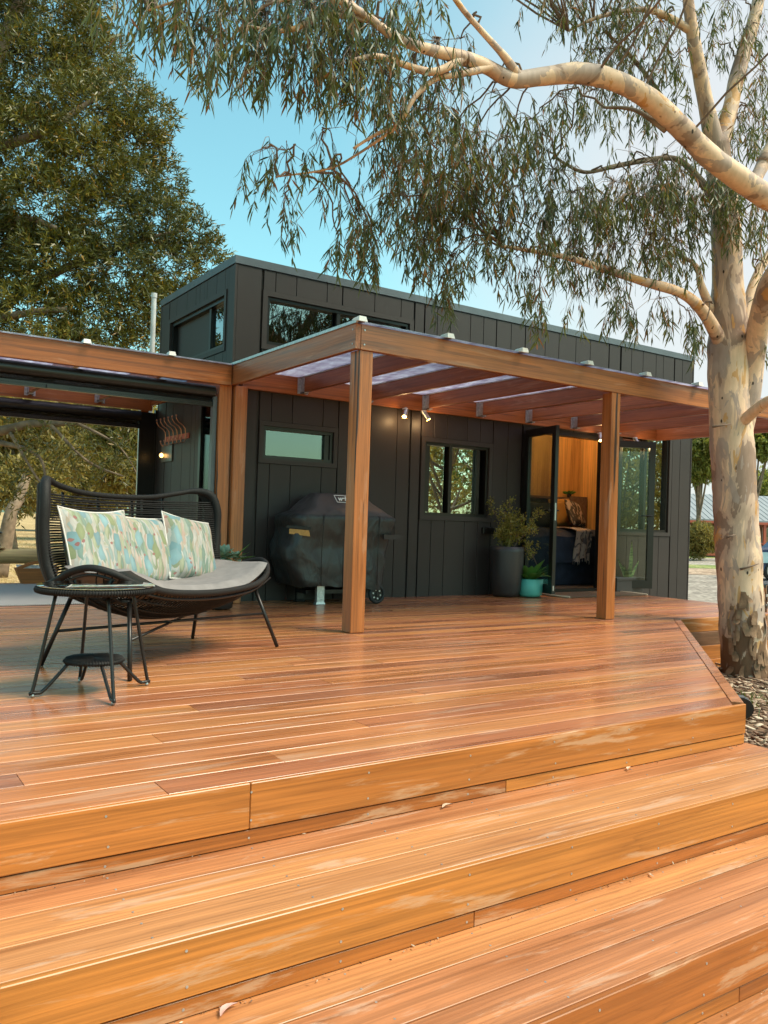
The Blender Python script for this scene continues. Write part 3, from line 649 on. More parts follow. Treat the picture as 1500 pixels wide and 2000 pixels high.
# windows: trim boards, black frame, panes
def window(x0, x1, z0, z1, panes, gl, tw=0.055, rec=0.05, blank=()):
    f = MB(); a, b, c, e = x0, x1, z0, z1
    f.box(a, b, WY-0.012, WY+0.03, e-tw, e); f.box(a, b, WY-0.012, WY+0.03, c, c+tw); f.box(a, a+tw, WY-0.012, WY+0.03, c+tw, e-tw); f.box(b-tw, b, WY-0.012, WY+0.03, c+tw, e-tw)
    wo = part('window', f, M['trim'], house)
    a, b, c, e = x0+tw, x1-tw, z0+tw, z1-tw; fr = 0.035; y0, y1 = WY+0.012, WY+rec+0.03
    m_ = MB(); m_.box(a, b, y0, y1, e-fr, e); m_.box(a, b, y0, y1, c, c+fr); m_.box(a, a+fr, y0, y1, c+fr, e-fr); m_.box(b-fr, b, y0, y1, c+fr, e-fr)
    for p in panes[1:]: m_.box(p[0]-0.045, p[0], y0+0.004, y1-0.002, c+fr, e-fr)
    part('frame', m_, M['alu'], wo, world=False)
    for p in panes:
        m_ = MB(); m_.box(p[0], p[1], WY+rec+0.01, WY+rec+0.016, c+fr, e-fr); part('pane', m_, gl, wo, world=False)
    return wo
wd_ = window(*WIN['small'], [(3.79,4.50)], M['glasssmall'], 0.05)
mm = MB(); mm.box(4.50, 4.56, WY+0.03, WY+0.07, 1.52, 1.79); part('sash', mm, M['alu'], wd_, world=False)
wd_ = window(*WIN['mid'], [(5.88,6.18),(6.27,6.72)], M['glass'])
for a in (6.66, 5.885): mm = MB(); mm.box(a, a+0.05, WY+0.02, WY+0.055, 1.0, 1.79); part('sash', mm, M['alu'], wd_, world=False)
window(*WIN['clere'], [(3.78,4.575),(4.64,5.53)], M['glassbrown'], 0.055, 0.06)
window(*WIN['right'], [(9.33,9.80),(9.86,10.31)], M['glass'])
def endwindow():
    a, b, c, e = endwin; tw = 0.05; x0, x1 = X0-0.012, X0+0.03
    f = MB(); f.box(x0, x1, a, b, e-tw, e); f.box(x0, x1, a, b, c, c+tw); f.box(x0, x1, a, a+tw, c+tw, e-tw); f.box(x0, x1, b-tw, b, c+tw, e-tw)
    wo = part('window', f, M['trim'], house); a += tw; b -= tw; c += tw; e -= tw
    m_ = MB(); x0, x1 = X0+0.02, X0+0.11; fr = 0.04
    m_.box(x0, x1, a, b, e-fr, e); m_.box(x0, x1, a, b, c, c+fr); m_.box(x0, x1, a, a+fr, c+fr, e-fr); m_.box(x0, x1, b-fr, b, c+fr, e-fr); m_.box(x0+0.02, x1, 8.62, 8.67, c+fr, e-fr); part('frame', m_, M['alu'], wo, world=False)
    m_ = MB(); m_.box(X0+0.07, X0+0.076, a+fr, 8.62, c+fr, e-fr); part('pane', m_, M['glassbrown'], wo, world=False)
    m_ = MB(); m_.box(X0+0.08, X0+0.086, 8.67, b-fr, c+fr, e-fr); part('blind', m_, M['trim'], wo, world=False)
endwindow()
# side doorway under the left pergola: black frame, dark glass; outer leaf seen edge on
mm = MB(); a, b = enddoor[:2]; mm.box(X0-0.01, X0+0.05, a, a+0.06, 0, 2.12); mm.box(X0-0.01, X0+0.05, b-0.06, b, 0, 2.12); mm.box(X0-0.01, X0+0.05, a+0.06, b-0.06, 2.06, 2.12)
sd_ = part('side_door', mm, M['alu'], house)
mm = MB(); mm.box(X0+0.015, X0+0.021, a+0.06, b-0.06, 0.02, 2.06); part('pane', mm, M['glassside'], sd_, world=False)
mm = MB(); mm.box(3.16, 3.355, 10.17, 10.215, 0.02, 2.12); mm.box(3.352, 3.38, 10.165, 10.22, 0.0, 2.16)
sl = part('door_leaf', mm, M['alu'], house)
mm = MB(); mm.box(3.156, 3.1598, 10.178, 10.206, 0.04, 2.10); part('edge_strip', mm, M['silver'], sl, world=False)
mm = MB(); mm.box(3.205, 3.235, 10.160, 10.168, 0.86, 1.08); mm.tube([(3.22,10.165,1.02),(3.22,10.115,1.02),(3.33,10.11,1.02)], 0.009, 8); part('handle', mm, M['silver'], sl, world=False)
# french doors
mm = MB(); a, b, c, e = 7.40, 8.97, 0.0, 2.15
mm.box(a, a+0.06, WY-0.012, WY+0.10, c, e); mm.box(b-0.06, b, WY-0.012, WY+0.10, c, e); mm.box(a+0.06, b-0.06, WY-0.012, WY+0.10, e-0.06, e); mm.box(a+0.06, b-0.06, WY-0.03, WY+0.10, -0.02, 0.045); mm.box(a, b, WY+0.0, WY+0.05, ZB, -0.022)
part('door_frame', mm, M['alu'], house)
def leaf(hx, ang, wdt, handle_side):
    u = Vector((math.cos(ang), math.sin(ang), 0)); v = Vector((-u.y, u.x, 0)); h = Vector((hx, WY-0.015, 0)); t = 0.045
    def bar(s0, s1, z0, z1, o0=-t/2, o1=t/2):
        q = [h+u*s0+v*o0, h+u*s1+v*o0, h+u*s1+v*o1, h+u*s0+v*o1]; return [(*p.xy, z0) for p in q]+[(*p.xy, z1) for p in q]
    f = MB(); st = 0.085
    f.hexa(bar(0,st,0.06,2.10)); f.hexa(bar(wdt-st,wdt,0.06,2.10)); f.hexa(bar(st,wdt-st,0.06,0.17)); f.hexa(bar(st,wdt-st,2.01,2.10))
    lf = part('door', f, M['alu'], house)
    f = MB(); f.hexa(bar(st,wdt-st,0.17,2.01,-0.004,0.004)); part('pane', f, M['glassdoor'], lf, world=False)
    f = MB(); f.hexa(bar(wdt,wdt+0.002,0.95,1.16,-0.009,0.009)); f.hexa(bar(wdt,wdt+0.002,0.10,0.16,-0.009,0.009)); part('lock_plate', f, M['silver'], lf, world=False)
    f = MB()
    for sg in (-1, 1):
        f.hexa(bar(wdt-0.06,wdt-0.03,0.93,1.14,sg*t/2-0.003,sg*t/2+0.003))
        p = h+u*(wdt-0.045)+v*sg*t/2+Vector((0,0,1.07)); q = p+v*sg*0.045; f.tube([p, q, q-u*0.11], 0.009, 8)
    part('handle', f, M['alu'], lf, world=False)
    return lf, u, v, h
leaf(7.46, R(257), 0.72, 1)
leaf(8.91, R(333), 0.745, 1)
# ------------------------------------------------------------------ front pergola
BZ0, BZ1 = 2.17, 2.365
pg = thing('front_pergola', 'timber pergola with clear roof sheets over the house doors and barbecue', 'pergola', (6.5, 6.6, 0))
PX = [3.34, 6.18]; RX = [4.16+0.82*i for i in range(7)]; PXE = 9.96
def post(x, y, w_, nm='post', ztop=BZ0-0.001, par=pg):
    mm = MB(); mm.cbox(x, x+w_, y, y+w_, 0.003, ztop, 0.004); o = part(nm, mm, M['post'], par)
    q = MB(); q.tube([(x+0.02,y-0.012,0.006),(x+0.05,y-0.008,0.010),(x+0.07,y-0.016,0.005)], 0.005, 5)
    return o
post(3.342, 5.40, 0.128); post(6.185, 5.39, 0.122); post(9.83, 5.39, 0.122); post(3.335, 7.69, 0.13)
mm = MB(); mm.cbox(3.345, PXE, 5.384, 5.434, BZ0, BZ1, 0.003); part('front_beam', mm, M['beamx'], pg)
mm = MB(); mm.cbox(3.294, 3.342, 5.384, 7.87, BZ0, BZ1, 0.003); part('side_beam', mm, M['beamy'], pg)
mm = MB(); mm.cbox(PXE+0.003, PXE+0.05, 5.384, 7.87, BZ0, BZ1, 0.003); part('side_beam', mm, M['beamy'], pg)
mm = MB(); mm.cbox(3.47, PXE, 7.84, 7.885, BZ0+0.005, BZ1, 0.003); part('ledger_beam', mm, M['beamx'], pg)
for x in RX:
    mm = MB(); mm.cbox(x-0.0225, x+0.0225, 5.438, 7.836, BZ0+0.035, BZ1-0.004, 0.003); ro = part('rafter', mm, M['beamy'], pg)
    mm = MB(); mm.box(x-0.028, x-0.0235, 7.755, 7.838, BZ0+0.02, BZ1-0.01); mm.box(x+0.0235, x+0.028, 7.755, 7.838, BZ0+0.02, BZ1-0.01); mm.box(x-0.028, x+0.028, 7.755, 7.838, BZ0+0.022, BZ0+0.0335)
    mm.box(x-0.062, x-0.0285, 7.834, 7.8385, BZ0+0.02, BZ1-0.01); mm.box(x+0.0285, x+0.062, 7.834, 7.8385, BZ0+0.02, BZ1-0.01); part('joist_hanger', mm, M['galv'], pg)
    mm = MB(); mm.box(x-0.03, x+0.03, 5.33, 7.89, BZ1+0.013, BZ1+0.022); mm.box(x-0.03, x+0.03, 5.44, 7.83, BZ1-0.003, BZ1+0.001); part('joiner_strip', mm, M['white'], pg)
edges = [3.30]+RX+[PXE+0.04]
for a, b in zip(edges, edges[1:]):
    mm = MB(); mm.box(a+0.004, b-0.004, 5.35, 7.89, BZ1+0.003, BZ1+0.010); part('roof_sheet', mm, M['poly'], pg)
for x in [3.315]+RX+[PXE+0.02]:
    mm = MB(); mm.loft([[(x-0.038,5.31,BZ1+0.002),(x+0.038,5.31,BZ1+0.002),(x+0.03,5.32,BZ1+0.042),(x-0.03,5.32,BZ1+0.042)],[(x-0.038,5.42,BZ1+0.024),(x+0.038,5.42,BZ1+0.024),(x+0.026,5.41,BZ1+0.040),(x-0.026,5.41,BZ1+0.040)]]); part('end_cap', mm, M['white'], pg)
mm = MB(); mm.box(3.282, 3.30, 5.36, 7.88, BZ1-0.002, BZ1+0.022); part('edge_flashing', mm, M['galv'], pg)
mm = MB()
for z in (2.21, 2.32): 
    mm.disc((3.293, 5.42, z), (-1,0,0), 0.007, 0.004); mm.disc((3.375, 5.383, z), (0,-1,0), 0.007, 0.004)
part('bolts', mm, M['galv'], pg)
# spotlights under the ledger
def spot(x, ang, lab):
    t = thing('spotlight', lab, 'light', (x, 7.80, 2.19), 0, 'spotlights under the pergola')
    mm = MB(); mm.lathe([(0.035,0.0),(0.035,0.012)], (0,0,-0.03), 16); mm.tube([(0,0,-0.03),(0,-0.01,-0.055)], 0.008, 8); part('mount', mm, M['white'], t, world=False)
    d_ = Vector((math.sin(ang)*0.5, -0.35, -0.75)).normalized(); p = Vector((0,-0.01,-0.05)) - d_*0.03
    mm = MB(); mm.tube([p, p+d_*0.115], 0.029, 14); part('lamp_body', mm, M['silver'], t, True and 'auto', world=False)
    mm = MB(); mm.disc(p+d_*0.1155, d_, 0.026, 0.004, 14); part('bulb', mm, M['bulb'], t, world=False)
    l_ = bpy.data.lights.new('spotlight_lamp', 'POINT'); l_.energy = 1.3; l_.color = (1.0,0.62,0.28); l_.shadow_soft_size = 0.02
    lo = bpy.data.objects.new('spotlight_lamp', l_); COL.objects.link(lo); lo.parent = t; lo.location = p+d_*0.16
spot(5.47, -0.9, 'lit silver spotlight tilted left, left of the pair under the pergola')
spot(5.74, 0.9, 'lit silver spotlight tilted right, right of the pair by the corner post')
spot(8.72, -0.5, 'lit spotlight under the pergola just left of the right timber post')
spot(9.45, 0.6, 'lit spotlight under the pergola just right of the right timber post')
# ------------------------------------------------------------------ left pergola
lp = thing('left_pergola', 'timber pergola with rolled blinds on the left end of the house', 'pergola', (1.5, 9.0, 0))
post(3.185, 7.73, 0.128, par=lp); post(-0.72, 7.73, 0.128, par=lp); post(3.18, 10.20, 0.10, par=lp); post(-0.72, 10.2, 0.10, par=lp)
mm = MB(); mm.cbox(-0.75, 3.283, 7.68, 7.727, BZ0-0.01, BZ1-0.005, 0.003); part('front_beam', mm, M['beamx'], lp)
mm = MB(); mm.cbox(-0.75, 3.30, 10.13, 10.175, BZ0-0.03, BZ1-0.01, 0.003); part('rear_beam', mm, M['beamx'], lp)
mm = MB(); mm.cbox(-0.80, -0.755, 7.68, 10.17, BZ0-0.01, BZ1-0.005, 0.003); part('side_beam', mm, M['beamy'], lp)
LX = [2.66-0.78*i for i in range(5)]+[3.29]
for x in LX:
    mm = MB(); mm.cbox(x-0.0225, x+0.0225, 7.732, 10.126, BZ0+0.03, BZ1-0.014, 0.003); part('rafter', mm, M['beamy'], lp)
    if x < 3.2:
        mm = MB(); mm.box(x-0.03, x-0.0235, 10.05, 10.128, BZ0-0.0, BZ1-0.02); mm.box(x+0.0235, x+0.03, 10.05, 10.128, BZ0, BZ1-0.02); mm.box(x-0.03, x+0.03, 10.05, 10.128, BZ0+0.012, BZ0+0.028); mm.box(x-0.06, x-0.0305, 10.124, 10.1285, BZ0, BZ1-0.02); mm.box(x+0.0305, x+0.06, 10.124, 10.1285, BZ0, BZ1-0.02); part('joist_hanger', mm, M['galv'], lp)
        mm = MB(); mm.loft([[(x-0.035,7.63,BZ1-0.001),(x+0.035,7.63,BZ1-0.001),(x+0.028,7.64,BZ1+0.038),(x-0.028,7.64,BZ1+0.038)],[(x-0.035,7.72,BZ1+0.016),(x+0.035,7.72,BZ1+0.016),(x+0.026,7.71,BZ1+0.034),(x-0.026,7.71,BZ1+0.034)]]); part('end_cap', mm, M['white'], lp)
ed = [-0.78]+sorted(LX[:-1])+[3.33]
for a, b in zip(ed, ed[1:]):
    mm = MB(); mm.box(a+0.004, b-0.004, 7.65, 10.25, BZ1-0.003, BZ1+0.004); part('roof_sheet', mm, M['poly'], lp)
mm = MB(); mm.box(-0.78, 3.284, 7.664, 7.682, BZ1-0.006, BZ1+0.008); part('edge_flashing', mm, M['galv'], lp)
def blind(y, xa, xb, zc, lab, chan):
    t = thing('outdoor_blind', lab, 'blind', ((xa+xb)/2, y, zc), 0, 'roll-up blinds of the left pergola')
    mm = MB(); pr = [(0.055*math.cos(a)*1.0, 0.062*math.sin(a)) for a in [2*math.pi*i/16 for i in range(16)]]
    mm.loft([[(x, y+p[0], zc+p[1]) for p in pr] for x in (xa, xb)]); part('cassette', mm, M['alu'], t, 'auto')
    mm = MB(); mm.box(xa+0.01, xb-0.01, y-0.004, y+0.0, zc-0.105, zc-0.05); part('fabric', mm, M['screen'], t)
    mm = MB(); mm.box(xa+0.01, xb-0.01, y-0.018, y+0.012, zc-0.125, zc-0.105); mm.box(xa+0.01, xb-0.01, y-0.022, y+0.016, zc-0.150, zc-0.129); mm.box(xa+0.01, xb-0.01, y-0.014, y+0.010, zc-0.1285, zc-0.1255); br = part('bottom_rail', mm, M['alu'], t)
    mm = MB(); xc = xa+0.60*(xb-xa) if chan else xa+0.62*(xb-xa); mm.box(xc-0.09, xc+0.09, y-0.040, y-0.024, zc-0.150, zc-0.115); part('handle', mm, M['alu'], br, world=False)
    if chan:
        for x in (xa, xb): mm = MB(); mm.box(x-0.02, x+0.022, y-0.03, y+0.03, 0.003, zc-0.045); part('side_channel', mm, M['cap'], t)
blind(7.80, -0.56, 3.155, 2.095, 'black roll-up outdoor blind along the front beam of the left pergola', True)
blind(10.08, -0.56, 3.14, 2.055, 'black roll-up outdoor blind along the rear beam of the left pergola', False)
# coat hooks on the end wall
cr_ = thing('coat_rack', 'row of six copper double hooks with ball tips on the dark end wall', 'coat rack', (3.37, 9.43, 1.8))
mm = MB(); mm.box(3.366, 3.378, 9.04, 9.83, 1.74, 1.80); part('rail', mm, M['redpaint'], cr_)
for i in range(6):
    yy = 9.10+i*0.133
    mm = MB(); x = 3.36
    mm.tube([(x-0.12,yy,1.985),(x-0.118,yy,1.955),(x-0.09,yy,1.915),(x-0.04,yy,1.885),(x-0.012,yy,1.85),(x-0.006,yy,1.80),(x-0.006,yy,1.74),(x-0.012,yy,1.705),(x-0.035,yy,1.685),(x-0.058,yy,1.70),(x-0.066,yy,1.735)], 0.005, 8)
    for q in ((x-0.12,yy,1.99),(x-0.066,yy,1.74)): mm.lathe([(0.002,-0.011),(0.008,-0.008),(0.011,0),(0.008,0.008),(0.002,0.011)], q, 10)
    part('hook', mm, M['copper'], cr_, True)
wl = thing('wall_light', 'square frosted wall light with one round lit bulb below the coat hooks', 'light', (3.36, 9.74, 1.6))
mm = MB(); mm.cbox(3.362, 3.377, 9.56, 9.93, 1.50, 1.72, 0.003); part('panel', mm, plain('grey_green_panel', (0.09,0.095,0.085), 0.3), wl)
mm = MB(); mm.lathe([(0.003,-0.028),(0.018,-0.02),(0.026,0),(0.018,0.02),(0.003,0.028)], (3.335,9.84,1.58), 12); part('bulb', mm, M['bulb'], wl, True)
mm = MB(); mm.tube([(3.47,10.75,-0.75),(3.47,10.75,3.72)], 0.032, 14); mm.tube([(3.47,10.75,3.70),(3.47,10.75,3.76)], 0.038, 14)
solo('vent_pipe', mm, M['pipe'], 'pale grey vertical vent pipe rising behind the left pergola', 'pipe', smooth='auto')
# power outlet
po = thing('power_outlet', 'black double power outlet on the charcoal wall beside the sliding window', 'outlet', (6.83, WY, 0.8))
mm = MB(); mm.cbox(6.75, 6.93, WY-0.045, WY-0.002, 0.755, 0.84, 0.008); part('housing', mm, M['alu'], po)
for x in (6.79, 6.885): mm = MB(); mm.disc((x, WY-0.044, 0.80), (0,-1,0), 0.025, 0.012, 14); part('socket', mm, M['blk'], po)

# ------------------------------------------------------------------ inside the bedroom
bed = thing('bed', 'bed with navy cover and dark base seen through the open doors', 'bed', (9.6, 9.2, 0.03))
mm = MB(); mm.cbox(8.2, 10.70, 8.62, 10.0, 0.035, 0.60, 0.01); part('base', mm, M['navy'], bed)
mm = MB(); nx_, ny_ = 26, 16; vs = []; fs = []
for i in range(nx_+1):
    for j in range(ny_+1):
        u_, v_ = i/nx_, j/ny_; x = 8.15+u_*2.55; y = 8.58+v_*1.42
        e = min(u_, v_)*1.0; z = 0.845-0.10*math.exp(-v_*18)-0.05*math.exp(-u_*20)+0.012*math.sin(x*9+y*5)+0.01*math.sin(y*17-x*4); vs.append((x, y, z))
for i in range(nx_):
    for j in range(ny_): a = i*(ny_+1)+j; fs.append((a, a+ny_+1, a+ny_+2, a+1))
mm.add(vs, fs); o = len(mm.v)
for i in range(nx_): 
    p, q = vs[i*(ny_+1)], vs[(i+1)*(ny_+1)]; mm.add([p, q, (q[0],8.57+0.01*math.sin(i*2.1),0.36), (p[0],8.57+0.01*math.sin((i-1)*2.1),0.36)], [(0,3,2,1)])
for j in range(ny_): p, q = vs[j], vs[j+1]; mm.add([p, q, (8.14,q[1],0.36), (8.14,p[1],0.36)], [(0,1,2,3)])
part('duvet', mm, M['navy'], bed, True)
mm = MB(); mm.box(8.0, 10.70, 9.86, 10.03, 1.34, 1.38); mm.box(10.35, 10.70, 9.80, 9.86, 0.86, 1.40); part('headboard_shelf', mm, M['twig'], bed)
def cushion(name, c, wx, hz, th, rot, mat, lab, cat='cushion', piping=None, group=None, pinch=0.06, sag=0.0):
    """square scatter cushion in its own frame: x across, z up, y through; rot = (lean about x, turn about z, roll about y)"""
    t = thing(name, lab, cat, c, 0, group); t.rotation_euler = (rot[0], rot[2], rot[1])
    n_ = 16; m_ = MB(); front = []; back = []
    for i in range(n_+1):
        for j in range(n_+1):
            u_, v_ = 2*i/n_-1, 2*j/n_-1
            sx = 1-pinch*(1-v_*v_)*abs(u_)**3; sz = 1-pinch*(1-u_*u_)*abs(v_)**3
            x = u_*wx/2*sx; z = v_*hz/2*sz - sag*max(0, v_)**2*(1-u_*u_)*hz
            d_ = th/2*((1-u_**4)*(1-v_**4))**0.55*(1+0.10*math.sin(5*u_+3*v_)); front.append((x,-d_,z)); back.append((x,d_,z))
    fs = []
    for i in range(n_):
        for j in range(n_): a = i*(n_+1)+j; fs.append((a, a+n_+1, a+n_+2, a+1))
    m_.add(front, fs); m_.add(back, [f[::-1] for f in fs]); part('cover', m_, mat, t, True, world=False)
    if piping:
        pl = []; n2 = n_+1
        idx = [i*n2 for i in range(n2)]+[n_*n2+j for j in range(1, n2)]+[i*n2+n_ for i in range(n_-1, -1, -1)]+[j for j in range(n_-1, 0, -1)]
        m_ = MB(); m_.tube([front[i] for i in idx], 0.0055, 6, closed=True); part('piping', m_, piping, t, True, world=False)
    return t
cushion('scatter_cushion', (10.15,9.55,1.10), 0.50, 0.46, 0.16, (R(-24), R(20), R(6)), M['floral'], 'cream and black leaf print cushion on the navy bed', group='bed cushions')
cushion('scatter_cushion', (9.55,9.68,1.06), 0.55, 0.45, 0.16, (R(-22), R(0), 0), M['olive'], 'plain dark green cushion on the bed behind the left door glass', group='bed cushions')
cushion('scatter_cushion', (10.10,9.80,1.12), 0.55, 0.48, 0.14, (R(-14), R(6), R(-4)), plain('mustard_fabric', (0.42,0.23,0.05), 0.85), 'mustard cushion behind the leaf print cushion on the bed', group='bed cushions')
mm = MB(); vs = []; fs = []
for i in range(13):
    for j in range(17):
        u_, v_ = i/12, j/16; x = 9.08+u_*0.34+0.03*math.sin(v_*5); 
        if v_ < 0.3: y, z = 8.95-v_/0.3*0.39, 0.872+0.006*math.sin(u_*20)-0.02*(v_/0.3)**3
        else: k = (v_-0.3)/0.7; y, z = 8.535+0.018*math.sin(u_*16)*(0.3+k), 0.845-k*0.44-0.03*math.sin(u_*7)*k
        vs.append((x, y, z))
for i in range(12):
    for j in range(16): a = i*17+j; fs.append((a, a+17, a+18, a+1))
mm.add(vs, fs)
for i in range(13):
    p = Vector(vs[i*17+16]); mm.tube([p, p+Vector((0.004*math.sin(i*3),0,-0.05))], 0.006, 4)
solo('throw_blanket', mm, M['throw'], 'fringed grey and cream throw hanging over the edge of the navy bed', 'throw', smooth=True)
def leafplant(parent, c, n_, Lr, W, spread, mat, up=0.9, seed=1, name='foliage', nmat=None):
    r_ = np.random.default_rng(seed); P = np.tile(np.array(c), (n_,1)) + r_.normal(size=(n_,3))*np.array([0.02,0.02,0.005])
    a = r_.random(n_)*2*np.pi; D = np.stack([np.cos(a)*spread, np.sin(a)*spread, up*(0.35+r_.random(n_))], 1)
    V, F = leaves(P, D, Lr[0]+r_.random(n_)*(Lr[1]-Lr[0]), W*(0.7+0.6*r_.random(n_)), 0.15, 0.35); return flat_mesh(name, V, F, mat, parent)
sp_ = thing('shelf_plant', 'small dark plant on the end of the bedroom headboard shelf', 'plant', (10.40,9.92,1.38))
mm = MB(); mm.lathe([(0.03,0),(0.045,0.06),(0.04,0.06)], (10.40,9.93,1.382), 12); part('pot', mm, M['pot'], sp_, True)
leafplant(sp_, (10.40,9.93,1.44), 40, (0.06,0.13), 0.03, 0.7, M['potleaf'], 0.6, 3)

cl = thing('ceiling_light', 'round warm lit ceiling light inside the bedroom behind the doors', 'light', (9.3,9.0,3.2))
mm = MB(); mm.lathe([(0.10,0.0),(0.13,0.02),(0.13,0.05),(0.06,0.06)], (9.3,9.0,3.175), 20); part('base', mm, M['white'], cl, 'auto')
mm = MB(); mm.lathe([(0.02,-0.035),(0.09,-0.02),(0.115,0.0),(0.115,0.004)], (9.3,9.0,3.17), 20); part('diffuser', mm, M['bulb'], cl, True)
l_ = bpy.data.lights.new('ceiling_lamp', 'POINT'); l_.energy = 22; l_.color = (1.0,0.66,0.34); l_.shadow_soft_size = 0.1
lo = bpy.data.objects.new('ceiling_lamp', l_); COL.objects.link(lo); lo.parent = cl; lo.location = (0,0,-0.20)
# ------------------------------------------------------------------ pots and plants by the wall
tp = thing('tall_planter', 'tall tapered charcoal pot with a wiry yellow-green shrub beside the doors', 'planter', (6.93,7.62,0))
c = (6.93, 7.62)
mm = MB(); mm.lathe([(0.10,0.004),(0.155,0.012),(0.175,0.06),(0.205,0.30),(0.213,0.55),(0.21,0.612),(0.195,0.615),(0.19,0.56)], (*c,0), 28); part('pot', mm, M['pot'], tp, True)
mm = MB(); mm.lathe([(0.192,0.55),(0.19,0.562)], (*c,0), 20); part('soil', mm, M['soil'], tp)
r_ = random.Random(4); mm = MB(); tips = []
for k in range(13):
    p = Vector((c[0]+r_.uniform(-.05,.05), c[1]+r_.uniform(-.05,.05), 0.55)); dd = Vector((r_.uniform(-.22,.42), r_.uniform(-.3,.15), 1)).normalized(); pts = [p]
    ln = r_.uniform(0.25,0.62)
    for s_ in range(7):
        dd = (dd+Vector((r_.uniform(-.25,.25), r_.uniform(-.25,.25), r_.uniform(-.1,.2)))).normalized(); p = p+dd*ln/7; pts.append(p)
        if s_ >= 1: tips.append((p.copy(), dd.copy()))
        if s_ > 1:
            q = p+Vector((r_.uniform(-.09,.09), r_.uniform(-.09,.09), r_.uniform(-0.02,.07))); mm.tube([p, q], 0.002, 4); tips.append((q, (q-p).normalized())); tips.append(((p+q)/2, (q-p).normalized()))
    mm.tube(pts, [0.008-0.0009*i for i in range(8)], 6)
pts = [Vector((c[0]+0.03,c[1]-0.05,0.56)), Vector((7.10,7.50,0.60)), Vector((7.20,7.45,0.52)), Vector((7.28,7.43,0.36))]; mm.tube(pts, 0.006, 6)
for k in range(14): q = pts[1].lerp(pts[2], r_.random()) + Vector((r_.uniform(-.08,.12), r_.uniform(-.08,.05), r_.uniform(-.08,.12))); tips.append((q, Vector((r_.uniform(-1,1),r_.uniform(-1,1),.3)).normalized()))
part('stems', mm, M['twig'], tp, True)
P = np.repeat(np.array([t[0][:] for t in tips]), 20, 0); Dr = np.repeat(np.array([t[1][:] for t in tips]), 20, 0)+rng.normal(size=(len(P),3))*0.9
P = P+rng.normal(size=P.shape)*0.022
V, F = leaves(P, Dr, 0.022+rng.random(len(P))*0.016, 0.014, 0.1); flat_mesh('foliage', V, F, M['shrubleaf'], tp)
tl = thing('teal_planter', 'small teal pot with glossy broad-leaved plant next to the tall charcoal pot', 'planter', (7.22,7.50,0)); c = (7.22,7.50)
mm = MB(); mm.lathe([(0.07,0.004),(0.125,0.010),(0.148,0.035),(0.155,0.10),(0.155,0.222),(0.143,0.225),(0.14,0.19)], (*c,0), 28); part('pot', mm, M['teal'], tl, True)
mm = MB(); mm.lathe([(0.142,0.186),(0.14,0.195)], (*c,0), 20); part('soil', mm, M['soil'], tl)
def broadleaf(p, d_, ln, wd, droop, n_=7):
    """a broad folded leaf blade on a short stalk"""
    m_ = MB(); p = Vector(p); d_ = Vector(d_).normalized(); q = d_.cross(Vector((0,0,1))).normalized(); rows = []
    for i in range(n_+1):
        s_ = i/n_; w_ = wd*math.sin(math.pi*min(1, max(0.0, (s_-0.12)/0.88))**0.8)*0.5 if s_ > 0.12 else 0.0
        w_ = max(w_, 0.003); up_ = (d_.cross(q)*-1); ce = p; rows.append([ce-q*w_+up_*w_*0.35, ce, ce+q*w_+up_*w_*0.35])
        d_ = (d_+Vector((0,0,-droop))).normalized(); p = p+d_*ln/n_
    vs = [v for rw in rows for v in rw]; fs = []
    for i in range(n_):
        for j in range(2): a = i*3+j; fs.append((a, a+1, a+4, a+3))
    m_.add(vs, fs); return m_
r_ = random.Random(9)
for k in range(24):
    a = k*2.4; up_ = 0.5+1.3*(k/24); ln = r_.uniform(0.20,0.33)
    part('leaf', broadleaf((c[0]+0.03*math.cos(a), c[1]+0.03*math.sin(a), 0.19), (math.cos(a)*0.75, math.sin(a)*0.75, up_), ln, r_.uniform(0.095,0.13), r_.uniform(0.06,0.16)), M['potleaf'], tl, True)
tr_ = thing('trough_planter', 'low charcoal trough with an upright banded snake plant behind the right door', 'planter', (9.28,7.70,0))
mm = MB(); mm.cbox(8.99, 9.56, 7.66, 7.86, 0.003, 0.20, 0.006); mm.cbox(8.98, 9.57, 7.65, 7.87, 0.165, 0.206, 0.004); part('trough', mm, M['pot'], tr_)
for k, (x, h_, tx, w_) in enumerate(((9.38,0.52,0.02,0.07),(9.34,0.22,0.06,0.06),(9.44,0.24,0.14,0.05),(9.30,0.28,-0.16,0.05),(9.40,0.30,0.08,0.06),(9.36,0.18,-0.06,0.06))):
    mm = MB(); rows = [];
    for i in range(9):
        s_ = i/8; w2 = w_*(0.55+0.6*math.sin(math.pi*min(s_*1.0,1)*0.75+0.2))*(1-s_**4)*0.5+0.002; cx_ = x+tx*s_**1.4
        rows.append([(cx_-w2, 7.76+0.01*k, 0.19+h_*s_), (cx_, 7.77+0.01*k, 0.19+h_*s_), (cx_+w2, 7.76+0.01*k, 0.19+h_*s_)])
    mm.add([v for rw in rows for v in rw], [(i*3+j, i*3+j+1, i*3+j+4, i*3+j+3) for i in range(8) for j in range(2)]); part('leaf', mm, M['snake'], tr_, True)
su = thing('succulent_pot', 'dark pot of pale rosette succulents beside the left pergola post', 'planter', (3.06,7.28,0)); c = (3.07,7.28)
mm = MB(); mm.lathe([(0.09,0.004),(0.12,0.02),(0.165,0.40),(0.17,0.43),(0.155,0.432),(0.15,0.40)], (*c,0), 24); part('pot', mm, M['pot'], su, True)
def rosette(cc, rad, n_, tilt):
    m_ = MB()
    for k in range(n_):
        a = k*2.4; el = 0.15+0.95*(k/n_); ln = rad*(1.0-0.55*k/n_); d_ = Vector((math.cos(a)*math.cos(el), math.sin(a)*math.cos(el), math.sin(el)))
        b_ = broadleaf(cc, tilt @ d_, ln, ln*0.62, -0.03, 5); m_.add(b_.v, b_.f)
    return m_
